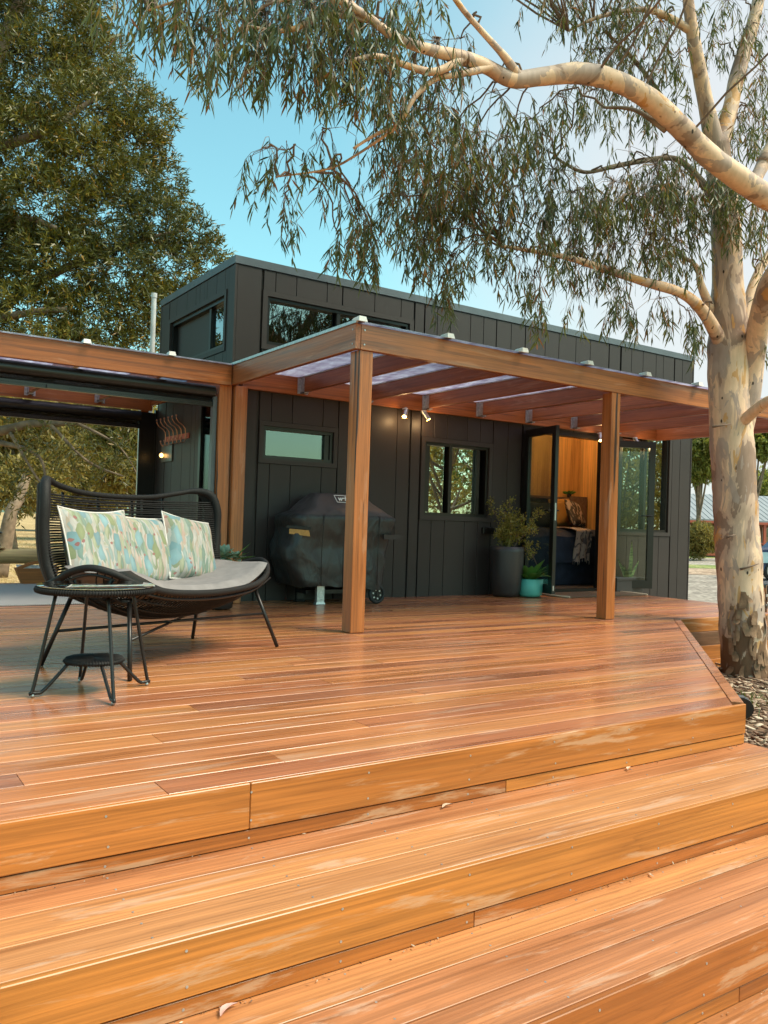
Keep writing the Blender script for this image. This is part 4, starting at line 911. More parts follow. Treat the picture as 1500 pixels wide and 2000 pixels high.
part('rosette', rosette((c[0]-0.04,c[1]-0.12,0.49), 0.17, 24, Matrix.Rotation(R(40), 3, 'X')), M['succ'], su, True)
part('rosette', rosette((c[0]+0.10,c[1]-0.08,0.47), 0.12, 16, Matrix.Rotation(R(30), 3, 'X')), M['succ'], su, True)
for k, (dx, dz, ln) in enumerate(((0.20,0.16,0.26),(0.20,0.03,0.24),(0.24,-0.02,0.20),(0.16,0.10,0.20))):
    part('leaf', broadleaf((c[0]+0.06,c[1]-0.06,0.44), (dx,-0.08,dz+0.03), ln, 0.055, 0.02*k-0.02), M['potleaf'], su, True)
mt_ = thing('door_mat', 'brown coir door mat with a pale rope edge in front of the open doors', 'mat', (8.35,7.45,0))
mm = MB(); mm.cbox(7.60, 9.05, 7.22, 7.80, 0.002, 0.018, 0.004); part('pile', mm, M['coir'], mt_)
mm = MB(); mm.tube([(7.60,7.80,0.014),(7.56,7.5,0.014),(7.60,7.20,0.016)], 0.013, 8); mm.tube([(9.05,7.20,0.016),(9.10,7.5,0.014),(9.06,7.80,0.014)], 0.013, 8); part('rope_edge', mm, M['rope'], mt_, True)

# ------------------------------------------------------------------ covered barbecue
bq = thing('covered_barbecue', 'barbecue under a dark cover with tan pull tabs against the charcoal wall', 'barbecue', (4.4,7.55,0))
def rrect(x0, x1, y0, y1, z, r, n=7):
    pts = []
    for cx_, cy_, a0 in ((x1-r,y1-r,0),(x0+r,y1-r,90),(x0+r,y0+r,180),(x1-r,y0+r,270)):
        for k in range(n): a = R(a0+90*k/(n-1)); pts.append((cx_+r*math.cos(a), cy_+r*math.sin(a), z))
    # subdivide the long sides
    out = []
    for i, p in enumerate(pts):
        q = pts[(i+1) % len(pts)]; out.append(p); dx = math.hypot(q[0]-p[0], q[1]-p[1]); k = int(dx/0.05)
        for s_ in range(1, k): out.append((p[0]+(q[0]-p[0])*s_/k, p[1]+(q[1]-p[1])*s_/k, z))
    return out
from mathutils import noise as mnoise
lev = [(0.16, 3.93, 4.93, 7.28, 7.84), (0.24, 3.9, 4.94, 7.27, 7.85), (0.34, 3.86, 4.95, 7.27, 7.85), (0.46, 3.8, 4.97, 7.28, 7.85), (0.58, 3.8, 4.99, 7.29, 7.85), (0.68, 3.84, 5.01, 7.28, 7.85), (0.76, 3.86, 5.03, 7.26, 7.85), (0.84, 3.84, 5.05, 7.25, 7.85), (0.895, 3.85, 5.05, 7.25, 7.85), (0.915, 3.88, 5.02, 7.27, 7.84), (0.955, 4.0, 4.95, 7.29, 7.83), (1.03, 4.09, 4.88, 7.4, 7.8), (1.1, 4.17, 4.82, 7.49, 7.78), (1.135, 4.22, 4.78, 7.54, 7.76), (1.145, 4.28, 4.72, 7.6, 7.72)]
n0 = len(rrect(*lev[0][1:], lev[0][0], 0.05))
lv = []; cut_i = 0
for li in range(len(lev)-1):
    p, q = lev[li], lev[li+1]; k = max(1, int((q[0]-p[0])/0.022))
    if li == 9: cut_i = len(lv)
    for s_ in range(k): lv.append(tuple(p[i]+(q[i]-p[i])*s_/k for i in range(5)))
lv.append(lev[-1]); rings = []
for li, (z, a, b, c_, e) in enumerate(lv):
    ring = []
    for (x, y, _) in rrect(3.6, 5.1, 7.26, 7.85, 0, 0.11):
        x2 = a+(x-3.6)/1.5*(b-a); y2 = c_+(y-7.26)/0.59*(e-c_)
        ox, oy = x2-(a+b)/2, y2-(c_+e)/2; ln = math.hypot(ox/(b-a), oy/(e-c_))+1e-6; dx, dy = ox/(b-a)/ln, oy/(e-c_)/ln
        low = max(0.0, 1-z/0.95); up_ = max(0.0, (z-0.9)/0.25)
        fold = math.sin((x2-y2)*17+3*mnoise.noise(Vector((x2*2, y2*2, z*1.5)))+z*2.5)
        n1 = mnoise.noise(Vector((x2*3.1, y2*3.1, z*2.3))); n2 = mnoise.noise(Vector((x2*8+z*5, y2*8, z*6))); n3 = mnoise.noise(Vector((x2*19, y2*19, z*15)))
        off = 0.030*low*n1*2+0.017*low*fold+0.020*n2*(1-up_*0.6)+0.007*n3
        zz = z+(0.035*math.sin((x2-3.9)*3.2+0.6)+0.02*n2)*max(0, 1-(z-0.16)/0.1)+0.010*n2*(z > 0.9)
        ring.append((x2+dx*off, min(y2+dy*off, 7.87), zz))
    rings.append(ring)
mm = MB(); mm.loft(rings[:cut_i+2], cap=False); part('cover', mm, M['cover'], bq, True)
mm = MB(); mm.loft([[(x, y-0.003, z) for x, y, z in rg] for rg in rings[cut_i:cut_i+2]]+rings[cut_i+2:]); mm.f.pop(-2); part('cover_top', mm, M['covertop'], bq, True)
mm = MB()
for x in (4.13, 4.38, 4.80): mm.tube([(x,7.253,0.20),(x-0.01,7.245,0.5),(x,7.238,0.80),(x+0.01,7.25,0.92)], 0.004, 5)
part('seam', mm, M['blk'], bq, True)
mm = MB(); mm.hexa([(3.815,7.37,0.715),(3.96,7.205,0.695),(3.965,7.21,0.695),(3.82,7.375,0.715),(3.815,7.37,0.765),(3.95,7.215,0.755),(3.955,7.22,0.755),(3.82,7.375,0.765)]); part('pull_tab', mm, M['orange'], bq)
mm = MB(); mm.beam((3.80,7.39,0.785), (3.97,7.205,0.775), 0.02, 0.025); part('side_handle', mm, M['blk'], bq)
mm = MB(); mm.box(4.84, 5.06, 7.205, 7.225, 0.68, 0.73); mm.box(5.055, 5.08, 7.205, 7.5, 0.68, 0.73); part('strap', mm, plain('dark_brown_strap', (0.03,0.022,0.02), 0.6), bq)
for x, y in ((4.20,7.40),(4.15,7.74)):
    mm = MB(); mm.loft([[(x-0.055,y-0.03,0.004),(x+0.055,y-0.03,0.004),(x+0.055,y+0.03,0.004),(x-0.055,y+0.03,0.004)],[(x-0.04,y-0.02,0.03),(x+0.045,y-0.02,0.03),(x+0.045,y+0.02,0.03),(x-0.04,y+0.02,0.03)],[(x-0.04,y-0.02,0.30),(x+0.045,y-0.02,0.30),(x+0.045,y+0.02,0.30),(x-0.04,y+0.02,0.30)]]); lg = part('leg', mm, M['galv'] if y < 7.5 else M['blk'], bq)
mm = MB()
for k in range(5): mm.box(4.19+0.004*(k % 2), 4.225, 7.3775, 7.3795, 0.06+k*0.014, 0.067+k*0.014)
part('sticker', mm, M['white'], bq)
mm = MB(); mm.box(4.1, 4.95, 7.5, 7.7, 0.10, 0.14); part('bottom_frame', mm, M['blk'], bq)
for y in (7.30, 7.70):
    mm = MB(); pr = [(0.070,-0.02),(0.085,-0.024),(0.098,-0.014),(0.100,0),(0.098,0.014),(0.085,0.024),(0.070,0.02)]
    mm.loft([[(4.83+r0*math.cos(2*math.pi*k/24), y+h0, 0.102+r0*math.sin(2*math.pi*k/24)) for k in range(24)] for r0, h0 in pr], closed=True); whl = part('wheel', mm, M['rubber'], bq, True)
    mm = MB(); mm.disc((4.83,y+0.008,0.102), (0,-1,0), 0.071, 0.012, 24); mm.disc((4.83,y-0.006,0.102), (0,-1,0), 0.016, 0.014, 12)
    for k in range(6):
        a = R(60*k+15); mm.beam((4.83+0.016*math.cos(a), y-0.006, 0.102+0.016*math.sin(a)), (4.83+0.068*math.cos(a), y-0.006, 0.102+0.068*math.sin(a)), 0.012, 0.012, (0,1,0))
    part('rim', mm, M['blk'], whl, world=False)
    mm = MB()
    for k in range(6): a = R(60*k+45); mm.disc((4.83+0.046*math.cos(a), y-0.0035, 0.102+0.046*math.sin(a)), (0,-1,0), 0.010, 0.002, 8)
    part('rim_holes', mm, M['galv'], whl, world=False)
def text_mesh(name, body, size, mat, M4, parent):
    cu = bpy.data.curves.new(name, 'FONT'); cu.body = body; cu.size = size; cu.extrude = 0.0012; cu.align_x = 'LEFT'; cu.space_character = 0.92; cu.offset = 0.0022
    tmp = bpy.data.objects.new(name, cu); COL.objects.link(tmp); dg = bpy.context.evaluated_depsgraph_get(); me = bpy.data.meshes.new_from_object(tmp.evaluated_get(dg)); bpy.data.objects.remove(tmp)
    me.transform(M4); me.materials.clear(); me.materials.append(mat); o = bpy.data.objects.new(name, me); COL.objects.link(o); o.parent = parent; o.matrix_parent_inverse = Matrix.Translation(-parent.location); return o
# badge on the sloping front of the lid
pu = Vector((0, 0.37, 0.93)).normalized(); px_ = Vector((1,0,0)); pn = px_.cross(pu)
org = Vector((4.355, 7.418, 1.050))
def pl(u_, v_, h_=0.0): return org+px_*u_+pu*v_+pn*h_
mm = MB()
for a, b in (((0.0,0.075),(0.28,0.075)),((0.28,0.075),(0.25,0.0)),((0.25,0.0),(0.03,0.0)),((0.03,0.0),(0.0,0.075))): mm.beam(pl(*a,0.004), pl(*b,0.004), 0.006, 0.004, pn)
part('badge_frame', mm, M['white'], bq)
T4 = Matrix((px_, pu, pn)).transposed().to_4x4(); T4.translation = pl(0.045, 0.017, 0.004); text_mesh('badge_lettering', 'weber', 0.072, M['white'], T4, bq)

# ------------------------------------------------------------------ wicker loveseat (its own frame: x along, y to the back)
sa = R(31.67)
so_ = thing('wicker_loveseat', 'black woven cord loveseat with a high winged back on splayed steel legs', 'loveseat', (1.752,4.917,0), sa)
def sym(h): return [(-x,y,z) for x,y,z in reversed(h) if x > 1e-6]+h
def smooth_path(p, n=8, closed=False):
    p = [Vector(q) for q in p]; k = len(p); out = []
    for i in range(k if closed else k-1):
        a = p[(i-1) % k] if closed or i > 0 else p[i]; b = p[i]; c = p[(i+1) % k]; e = p[(i+2) % k] if closed or i+2 < k else c
        for s_ in range(n):
            t = s_/n; out.append(0.5*((2*b)+(c-a)*t+(2*a-5*b+4*c-e)*t*t+(3*b-a-3*c+e)*t*t*t))
    if not closed: out.append(p[-1])
    return out
back_top = smooth_path(sym([(0,.43,.962),(0.3,.425,.972),(0.52,.40,1.005),(0.655,.345,1.03),(0.74,.27,1.005),(0.772,.235,.90),(0.772,.235,.74),(0.757,.22,.58),(0.742,.18,.47)]), 8)
mm = MB(); mm.tube(back_top, [0.017+0.012*min(1, max(0, (abs(p.x)-0.6)/0.15)) for p in back_top], 10); part('back_rim', mm, M['cord'], so_, True, world=False)
seat_rim = smooth_path(sym([(0,-.355,.412),(0.25,-.35,.420),(0.45,-.33,.440),(0.62,-.285,.485),(0.73,-.215,.545),(0.79,-.12,.570),(0.80,.0,.545),(0.79,.10,.50),(0.75,.22,.455),(0.60,.30,.435),(0.3,.33,.43)])[:-1]+[(0.3,.33,.43),(0,.335,.43)][1:]+[(-0.3,.33,.43)][:0], 6, True)
mm = MB(); mm.tube(seat_rim, 0.019, 10, closed=True); part('seat_rim', mm, M['cord'], so_, True, world=False)
low_rim = [Vector((p.x*0.985, p.y*0.96, p.z-0.036)) for p in seat_rim]
mm = MB(); mm.tube(low_rim, 0.008, 8, closed=True); part('lower_rim', mm, M['blk'], so_, True, world=False)
# cords of the back: horizontal strands between the wings
mm = MB(); nb = len(back_top); half = nb//2
def at_z(side, z):
    """point where the wing rim is at height z (side -1/1)"""
    best = None
    rngs = range(0, half-14) if side < 0 else range(nb-1, half+14, -1)
    for i in rngs:
        j = i+1 if side < 0 else i-1
        a, b = back_top[i], back_top[j]
        if (a.z-z)*(b.z-z) <= 0 and abs(a.z-b.z) > 1e-6: return a.lerp(b, (z-a.z)/(b.z-a.z))
    return None
for k in range(34):
    z = 0.475+k*0.0145; l_, r_p = at_z(-1, z), at_z(1, z)
    if l_ is None or r_p is None: continue
    pts = []
    for s_ in range(25):
        t = s_/24; x = l_.x+(r_p.x-l_.x)*t; e = abs(2*t-1); y = 0.42-(0.42-l_.y)*e**4-0.05*(1-(z-0.45)/0.55); pts.append((x, y, z+0.012*math.sin(k*1.7)*math.sin(math.pi*t)*0.3-0.012*(1-e**2)*((z-0.5)/0.5)))
    mm.tube(pts, 0.0054, 5)
part('back_cords', mm, M['cord'], so_, True, world=False, kind='stuff')
mm = MB()
for x in (-0.46, -0.18, 0.12, 0.42): mm.tube([(x,0.432,0.955+0.03*abs(x)),(x,0.41,0.75),(x,0.36,0.44)], 0.009, 6)
part('back_slats', mm, M['blk'], so_, True, world=False)
for sg in (-1, 1):
    mm = MB(); a = [p for p in back_top if p.x*sg > 0.715 and p.z < 1.01]
    for i in range(0, len(a)-1):
        for s_ in range(3):
            p = a[i].lerp(a[i+1], s_/3); mm.tube([p, p+Vector((0,0.045,0.004)), p+Vector((-sg*0.03,0.09,0))], 0.005, 5)
    part('wing_cords', mm, M['cord'], so_, True, world=False, kind='stuff')
# woven bowl of the seat: strands from front rim to back, bellied down
mm = MB(); ns = len(seat_rim)
front = sorted([p for p in seat_rim if p.y < 0.02], key=lambda p: p.x)
for k in range(66):
    x = -0.775+1.55*k/65; f_ = min(front, key=lambda p: abs(p.x-x)+abs(p.y+0.3)*0.02)
    fz = f_.z; fy = f_.y; e = abs(x)/0.80; bot = 0.245+0.20*e**2.4; pts = []
    by = 0.33 if e < 0.75 else 0.33-(e-0.75)/0.25*0.30; bz = 0.43+0.10*max(0, e-0.75)/0.25
    for s_ in range(13):
        t = s_/12; y = fy+(by-fy)*t; q = math.sin(math.pi*t); z = (fz*(1-t)+bz*t)*(1-q**0.8)+min(bot, fz)*q**0.8; pts.append((x*(1-0.05*q), y, z))
    mm.tube(pts, 0.0042, 5)
for k in range(7):
    t = (k+1)/8; pts = []
    for s_ in range(25):
        x = -0.74+1.48*s_/24; e = abs(x)/0.80; q = math.sin(math.pi*t); bot = 0.240+0.20*e**2.4; pts.append((x*(1-0.05*q), -0.33+0.64*t, 0.42*(1-q**0.8)+bot*q**0.8+0.10*e**4*(1-q)))
    mm.tube(pts, 0.006, 5)
part('seat_cords', mm, M['cord'], so_, True, world=False, kind='stuff')
LG = {(1,-1): ((0.60,-.215,.385),(0.705,-.335,.004)), (1,1): ((0.58,.215,.385),(0.675,.335,.004)), (-1,1): ((-0.58,.215,.385),(-0.66,.340,.004)), (-1,-1): ((-0.60,-.215,.385),(-0.72,-.340,.004))}
for k, (a, b) in LG.items(): mm = MB(); mm.tube([a, b], 0.0125, 10); part('leg', mm, M['blk'], so_, True, world=False)
mm = MB()
for sg in (-1, 1): mm.tube([LG[(sg,-1)][0], LG[(sg,1)][0]], 0.0125, 10)
mm.tube([(-0.60,-.2,.383),(0.60,-.2,.383)], 0.011, 8); mm.tube([(-0.6,.2,.383),(0.6,.2,.383)], 0.011, 8); part('seat_frame', mm, M['blk'], so_, True, world=False)
mm = MB()
def legp(k, t): a, b = LG[k]; return Vector(a).lerp(Vector(b), t)
mm.tube([legp((-1,1),.50), legp((1,-1),.42)], 0.0085, 8); part('stretcher', mm, M['blk'], so_, True, world=False)
mm = MB(); mm.tube([legp((-1,-1),.50)+Vector((0,0,-.0)), legp((1,1),.42)+Vector((0,0,-0.018))], 0.0085, 8); part('stretcher', mm, M['blk'], so_, True, world=False)
def seatpt(x, y, z): c_, s_ = math.cos(sa), math.sin(sa); return (1.752+x*c_-y*s_, 4.917+x*s_+y*c_, z)
# seat pad: thick soft slab that follows the dish of the seat
mm = MB(); nx_, ny_ = 40, 14; top = []; bot = []
for i in range(nx_+1):
    for j in range(ny_+1):
        u_, v_ = 2*i/nx_-1, 2*j/ny_-1; x = u_*0.735*(1-0.10*v_*v_*abs(u_)); y = -0.035+v_*0.275*(1-0.16*u_**4); e = abs(u_)
        base_ = 0.405+0.135*e**2.6+0.02*v_*v_-0.012*(1-u_*u_)
        edge = max(0.0, (1-u_**6)*(1-v_**8))**0.28; crease = -0.018*math.exp(-((u_-0.52)/0.022)**2)-0.008*math.exp(-((u_-0.66)/0.02)**2)-0.012*math.exp(-((u_-0.16)/0.03)**2)-0.008*math.exp(-((u_+0.3)/0.03)**2)
        wob = 0.006*mnoise.noise(Vector((x*9, y*9, 1)))+crease*edge
        p = seatpt(x, y, base_+0.050*edge+wob); q = seatpt(x, y, base_-0.040*edge); top.append(p); bot.append(q)
fs = []
for i in range(nx_):
    for j in range(ny_): a = i*(ny_+1)+j; fs.append((a, a+ny_+1, a+ny_+2, a+1))
mm.add(top, fs); mm.add(bot, [f[::-1] for f in fs])
solo('seat_cushion', mm, M['greyfab'], 'long grey linen seat pad curving up at the ends of the loveseat', 'cushion', smooth=True)
gp = 'printed back cushions on the loveseat'
cushion('back_cushion', seatpt(-0.385, .205, .655), 0.56, 0.47, 0.15, (R(-17), sa+R(4), R(1)), M['print'], 'leaf print cushion leaning at the left wing of the loveseat', 'cushion', M['piping'], gp, 0.05, 0.03)
cushion('back_cushion', seatpt(0.02, .23, .625), 0.52, 0.45, 0.14, (R(-18), sa, R(2)), M['print'], 'leaf print cushion half hidden between the other two on the loveseat', 'cushion', M['piping'], gp, 0.05, 0.0)
cushion('back_cushion', seatpt(0.395, .17, .635), 0.45, 0.45, 0.15, (R(-20), sa-R(5), R(9)), M['print'], 'leaf print cushion propped in front at the right end of the loveseat', 'cushion', M['piping'], gp, 0.06, 0.0)
# ------------------------------------------------------------------ side table
st_ = thing('side_table', 'round glass-topped black wicker side table with hairpin legs and a lower shelf', 'side table', (1.085,4.06,0))
c = (1.085,4.06)
mm = MB(); mm.lathe([(0.258,0.476),(0.270,0.482),(0.274,0.491),(0.270,0.501),(0.258,0.506),(0.245,0.500),(0.245,0.480)], (*c,0), 48); part('rim', mm, M['cord'], st_, True)
mm = MB()
for k in range(130):
    a = 2*math.pi*k/130; p = lambda r_, z: (c[0]+r_*math.cos(a), c[1]+r_*math.sin(a), z)
    mm.tube([p(0.260,0.477),p(0.273,0.482),p(0.2765,0.491),p(0.273,0.500),p(0.261,0.5065)], 0.0028, 4)
part('rim_cords', mm, M['cord'], st_, True, kind='stuff')
mm = MB(); mm.lathe([(0.264,0.5072),(0.268,0.509),(0.268,0.5125),(0.265,0.514)], (*c,0), 64); part('glass_top', mm, M['glasstable'], st_, 'auto')
mm = MB(); mm.lathe([(0.244,0.481),(0.244,0.484)], (*c,0), 48); part('under_panel', mm, M['blk'], st_)
mm = MB(); mm.lathe([(0.120,0.142),(0.133,0.146),(0.137,0.153),(0.133,0.161),(0.120,0.165)], (*c,0), 40); shf = part('shelf', mm, M['cord'], st_, True)
mm = MB()
for k in range(64):
    a = 2*math.pi*k/64; p = lambda r_, z: (c[0]+r_*math.cos(a), c[1]+r_*math.sin(a), z)
    mm.tube([p(0.012,0.167),p(0.08,0.1668),p(0.128,0.1655),p(0.139,0.153),p(0.128,0.142)], 0.0030, 4)
part('shelf_cords', mm, M['cord'], shf, True, world=False, kind='stuff')
feet = [(0.805,4.051),(1.092,3.740),(1.368,4.110),(1.092,4.340)]
for (fx, fy) in feet:
    dx, dy = fx-c[0], fy-c[1]; n_ = math.hypot(dx, dy); ux, uy = dx/n_, dy/n_
    P_ = lambda r_, z: (c[0]+ux*r_, c[1]+uy*r_, z)
    mm = MB(); mm.tube(smooth_path([P_(0.185,0.478),P_(n_-0.012,0.055),P_(n_,0.026),P_(n_-0.028,0.020),P_(n_-0.06,0.034),P_(0.118,0.146)], 6), 0.0085, 8); lg = part('leg', mm, M['blk'], st_, True)
    mm = MB(); mm.lathe([(0.002,0.001),(0.008,0.003),(0.010,0.010),(0.006,0.017),(0.004,0.024)], P_(n_-0.008,0), 10); part('foot', mm, M['silver'], lg, True, world=False)

# ------------------------------------------------------------------ under the left pergola
ru = thing('rug', 'flat-woven grey rug on the deck under the left pergola', 'rug', (1.5,9.3,0))
mm = MB(); mm.hexa([(-0.4,8.02,0.003),(2.35,8.02,0.003),(2.45,10.35,0.003),(-0.4,10.35,0.003),(-0.4,8.02,0.011),(2.35,8.02,0.011),(2.45,10.35,0.011),(-0.4,10.35,0.011)]); part('weave', mm, M['rug'], ru)
bs = thing('magazine_trug', 'varnished wooden trug with arched handle full of magazines near the log rail', 'trug', (2.06,10.42,0))
mm = MB()
def slab(p): mm.hexa(p)
x0, x1, y0, y1 = 1.93, 2.24, 10.34, 10.52
for yy in (y0, y1):
    mm.hexa([(x0+0.0,yy-0.006,0.012),(x1,yy-0.006,0.012),(x1,yy+0.006,0.012),(x0,yy+0.006,0.012),(x0-0.075,yy-0.016,0.19),(x1+0.075,yy-0.016,0.19),(x1+0.075,yy-0.004,0.19),(x0-0.075,yy-0.004,0.19)])
mm.hexa([(x0-0.006,y0,0.012),(x0+0.006,y0,0.012),(x0+0.006,y1,0.012),(x0-0.006,y1,0.012),(x0-0.082,y0,0.19),(x0-0.068,y0,0.19),(x0-0.068,y1,0.19),(x0-0.082,y1,0.19)])
mm.hexa([(x1-0.006,y0,0.012),(x1+0.006,y0,0.012),(x1+0.006,y1,0.012),(x1-0.006,y1,0.012),(x1+0.068,y0,0.19),(x1+0.082,y0,0.19),(x1+0.082,y1,0.19),(x1+0.068,y1,0.19)]); mm.box(x0,x1,y0,y1,0.004,0.014)
part('box', mm, M['basket'], bs)
mm = MB(); ac = [(x0-0.07+(x1-x0+0.14)*t/10, 10.33, 0.185+0.075*math.sin(math.pi*t/10)) for t in range(11)]
for a, b in zip(ac, ac[1:]): mm.beam(a, b, 0.012, 0.038)
part('handle', mm, M['basket'], bs)
mg = thing('magazines', 'stack of pale magazines leaning inside the wooden trug', 'magazines', (2.06,10.42,0.02))
mm = MB()
for k in range(7): mm.hexa([(x0+0.005+k*.01,y0+.02+k*.022,0.02),(x1-0.03,y0+.02+k*.022,0.02),(x1-0.03,y0+.027+k*.022,0.02),(x0+.005+k*.01,y0+.027+k*.022,0.02),(x0-0.09+k*.02,y0+.005+k*.022,0.235-k*.006),(x1-0.05,y0+.005+k*.022,0.225-k*.004),(x1-0.05,y0+.012+k*.022,0.225-k*.004),(x0-0.09+k*.02,y0+.012+k*.022,0.235-k*.006)])
part('pages', mm, M['paper'], mg)
lr = thing('log_rail', 'horizontal weathered log rail along the far edge of the left deck', 'fence', (0.6,11.0,-0.75))
mm = MB(); mm.tube([(-2.6,11.1,0.29),(-1,11.1,0.295),(0.5,11.1,0.30),(1.6,11.1,0.29),(2.75,11.1,0.292)], [0.088,0.092,0.094,0.092,0.09], 16); part('rail', mm, M['log'], lr, True)
for x in (-2.3, 0.4, 1.62, 2.6): mm = MB(); mm.tube([(x,11.1,-0.78),(x,11.1,0.22)], 0.085, 12); part('post', mm, M['log'], lr, True)
ln_ = thing('iron_pot', 'black cast pot on a round tan board on the log rail', 'pot', (1.80,11.1,0.385))
mm = MB(); mm.lathe([(0.10,0.0),(0.11,0.012),(0.10,0.022)], (1.74,11.1,0.386), 20); part('board', mm, M['log'], ln_, True)
mm = MB(); mm.lathe([(0.055,0.022),(0.065,0.04),(0.045,0.10),(0.06,0.18),(0.085,0.19),(0.07,0.205),(0.02,0.215)], (1.73,11.1,0.386), 18); part('body', mm, M['blk'], ln_, True)
# small fitting at the deck corner
ft = thing('deck_light', 'small black rounded fitting fixed to the raked deck edge above the mulch', 'light', (4.33,2.82,-0.11))
c0 = D0+dv*0.40+nv*0.006; pts = []
for k in range(11):
    a = R(-90+180*k/10); pts.append((0.05+0.055*math.cos(a), 0.055*math.sin(a)))
pts = [(0.0,-0.055)]+pts+[(0.0,0.055)]
mm = MB(); rr_ = []
for s_ in (-0.045, 0.045): rr_.append([(c0.x+nv.x*p[0]+dv.x*s_, c0.y+nv.y*p[0]+dv.y*s_, -0.095+p[1]) for p in pts])
mm.loft(rr_); part('housing', mm, M['blk'], ft, 'auto')
mm = MB(); q0 = c0+nv*0.035; mm.hexa([(q0.x+dv.x*a+nv.x*b, q0.y+dv.y*a+nv.y*b, z) for z in (-0.0395,-0.036) for a, b in ((-.035,-.025),(.035,-.025),(.035,.025),(-.035,.025))]); part('solar_cell', mm, M['cap'], ft)
# fallen leaves lying on the steps
def pzz(x, y, z): d_ = at(x, y, 1)-CAM; return CAM+d_*((z-CH)/d_.z)
FL = [(857,1570,-0.2,0.10,'pale curled dry leaf below the joint of the upper riser','leaflit'),(1207,1497,-0.2,0.09,'pale dry leaf lying right of centre on the top tread','leaflit'),(1403,1457,-0.2,0.05,'small round dry leaf near the right end of the top tread','leaflit'),
      (1243,1699,-0.4,0.05,'small curled dry leaf on the middle tread at the riser','leaflit'),(430,1957,-0.4,0.11,'long pinkish dry leaf on the middle tread at lower left','leafpink'),(292,1992,-0.4,0.06,'thin tan dry leaf at the bottom left of the steps','leaflit')]
for k, (x, y, z, ln, lab, mt) in enumerate(FL):
    p = pzz(x, y, z); lim = {-0.2: 2.475, -0.4: 2.005}[z]-0.05
    if p.y > lim: p.y = lim
    p.z += 0.002; ln *= 0.62; a = R([10,20,80,60,28,40,65][k]); d_ = Vector((math.cos(a), math.sin(a), 0)); q = Vector((-d_.y, d_.x, 0)); rows = []
    for i in range(7):
        s_ = i/6; w_ = ln*0.15*math.sin(math.pi*(0.06+0.9*s_)); c_ = p+d_*(s_-0.5)*ln+q*0.18*ln*math.sin(math.pi*s_)+Vector((0,0,0.004+0.10*ln*abs(s_-0.5)))
        rows.append([c_-q*w_+Vector((0,0,w_*0.9)), c_, c_+q*w_+Vector((0,0,w_*0.7))])
    mm = MB(); mm.add([v for rw in rows for v in rw], [(i*3+j, i*3+j+1, i*3+j+4, i*3+j+3) for i in range(6) for j in range(2)])
    solo('fallen_leaf', mm, M[mt], lab, 'leaf', 'leaves fallen on the steps and deck', True)
n = 260; P = []
for _ in range(n):
    s = random.choice((0,1,1,2)); P.append((random.uniform(0,3.8), NOSE[s]-0.02-abs(random.gauss(0,0.012)), -0.2*(s+1)+0.004))
P = np.array(P); V, F = leaves(P, np.stack([rng.normal(size=n), rng.normal(size=n), rng.random(n)*.4], 1), 0.004+rng.random(n)**3*0.014, 0.004, 0.3); flat_mesh('litter_crumbs', V, F, M['chip'], kind='stuff')

# ------------------------------------------------------------------ the big gum tree
gum = thing('gum_tree', 'large spotted gum tree with patchy cream bark and drooping leaves over the deck', 'tree', (7.35,4.72,-0.5))
def limb(pxs, parent, mat, n=14, name='branch', noisy=0.0):
    """branch through (x, y, depth, diameter in pixels) control points"""
    ctr = [(at(x, y, D), w_/2/FPX*D*(0.82 if name == 'branch' else (0.90 if y < 620 else 0.98))) for x, y, D, w_ in pxs]
    P_ = smooth_path([q[0] for q in ctr], 8); rs = smooth_path([(q[1],0,0) for q in ctr], 8); r_ = [max(0.002, v.x) for v in rs]
    if noisy: r_ = [q*(1+noisy*mnoise.noise(Vector((i*0.45, P_[i].x, 3)))) for i, q in enumerate(r_)]
    m_ = MB(); m_.tube(P_, r_, n)
    if noisy:
        for i, v in enumerate(m_.v):
            q = Vector(v); k = mnoise.noise(q*3.0)*0.018*noisy*10; ce = P_[min(len(P_)-1, i//n)]; dd = (q-ce); m_.v[i] = tuple(q+dd.normalized()*k) if dd.length > 0.01 else v
    part(name, m_, mat, parent, True); return P_
GB = M['gumbark']; SK = []
def L_(pts, n=12, name='branch', noisy=0.04, mat=None):
    p = limb(pts, gum, mat or (GB if name == 'trunk' else M['gumlimb']), n, name, noisy); SK.extend(p[::2]); return p
TD = 8.05
L_([(1462,1352,TD,104),(1457,1320,TD,94),(1452,1260,TD,88),(1446,1150,TD,85),(1440,1050,TD,84),(1434,950,TD,84),(1428,840,TD,83),(1424,740,TD,80),(1422,640,TD,76),(1422,560,TD,66),(1418,460,TD,62),(1410,370,TD,58),(1398,280,TD,54)], 28, 'trunk', 0.06)
L_([(1400,300,TD,48),(1384,230,TD-.1,38),(1368,150,TD-.2,32),(1352,60,TD-.3,28),(1338,-60,TD-.4,24),(1330,-220,TD-.5,18)])
L_([(1402,290,TD,46),(1424,220,TD+.1,38),(1442,140,TD+.2,36),(1472,40,TD+.3,30),(1492,-60,TD+.4,26),(1520,-220,TD+.4,20)])
L_([(1440,880,TD,50),(1462,780,TD-.05,50),(1474,700,TD-.1,48),(1482,630,TD-.3,50),(1505,560,TD-.6,56),(1560,470,TD-1.0,62),(1580,400,TD-1.2,60)])
L_([(1580,430,6.8,60),(1530,402,6.75,58),(1490,380,6.7,56),(1440,346,6.6,54),(1385,305,6.5,53),(1330,250,6.4,50),(1270,195,6.3,50),(1200,158,6.15,48),(1130,143,6.0,46),(1060,150,5.9,42),(1000,155,5.8,38),(950,130,5.7,34),(900,112,5.6,32),(850,100,5.5,26),(800,85,5.4,24),(760,65,5.35,24),(725,38,5.3,22),(680,10,5.2,18),(620,-20,5.1,14)], 16)
L_([(1500,300,6.9,34),(1475,350,6.8,32),(1455,375,6.72,28)])
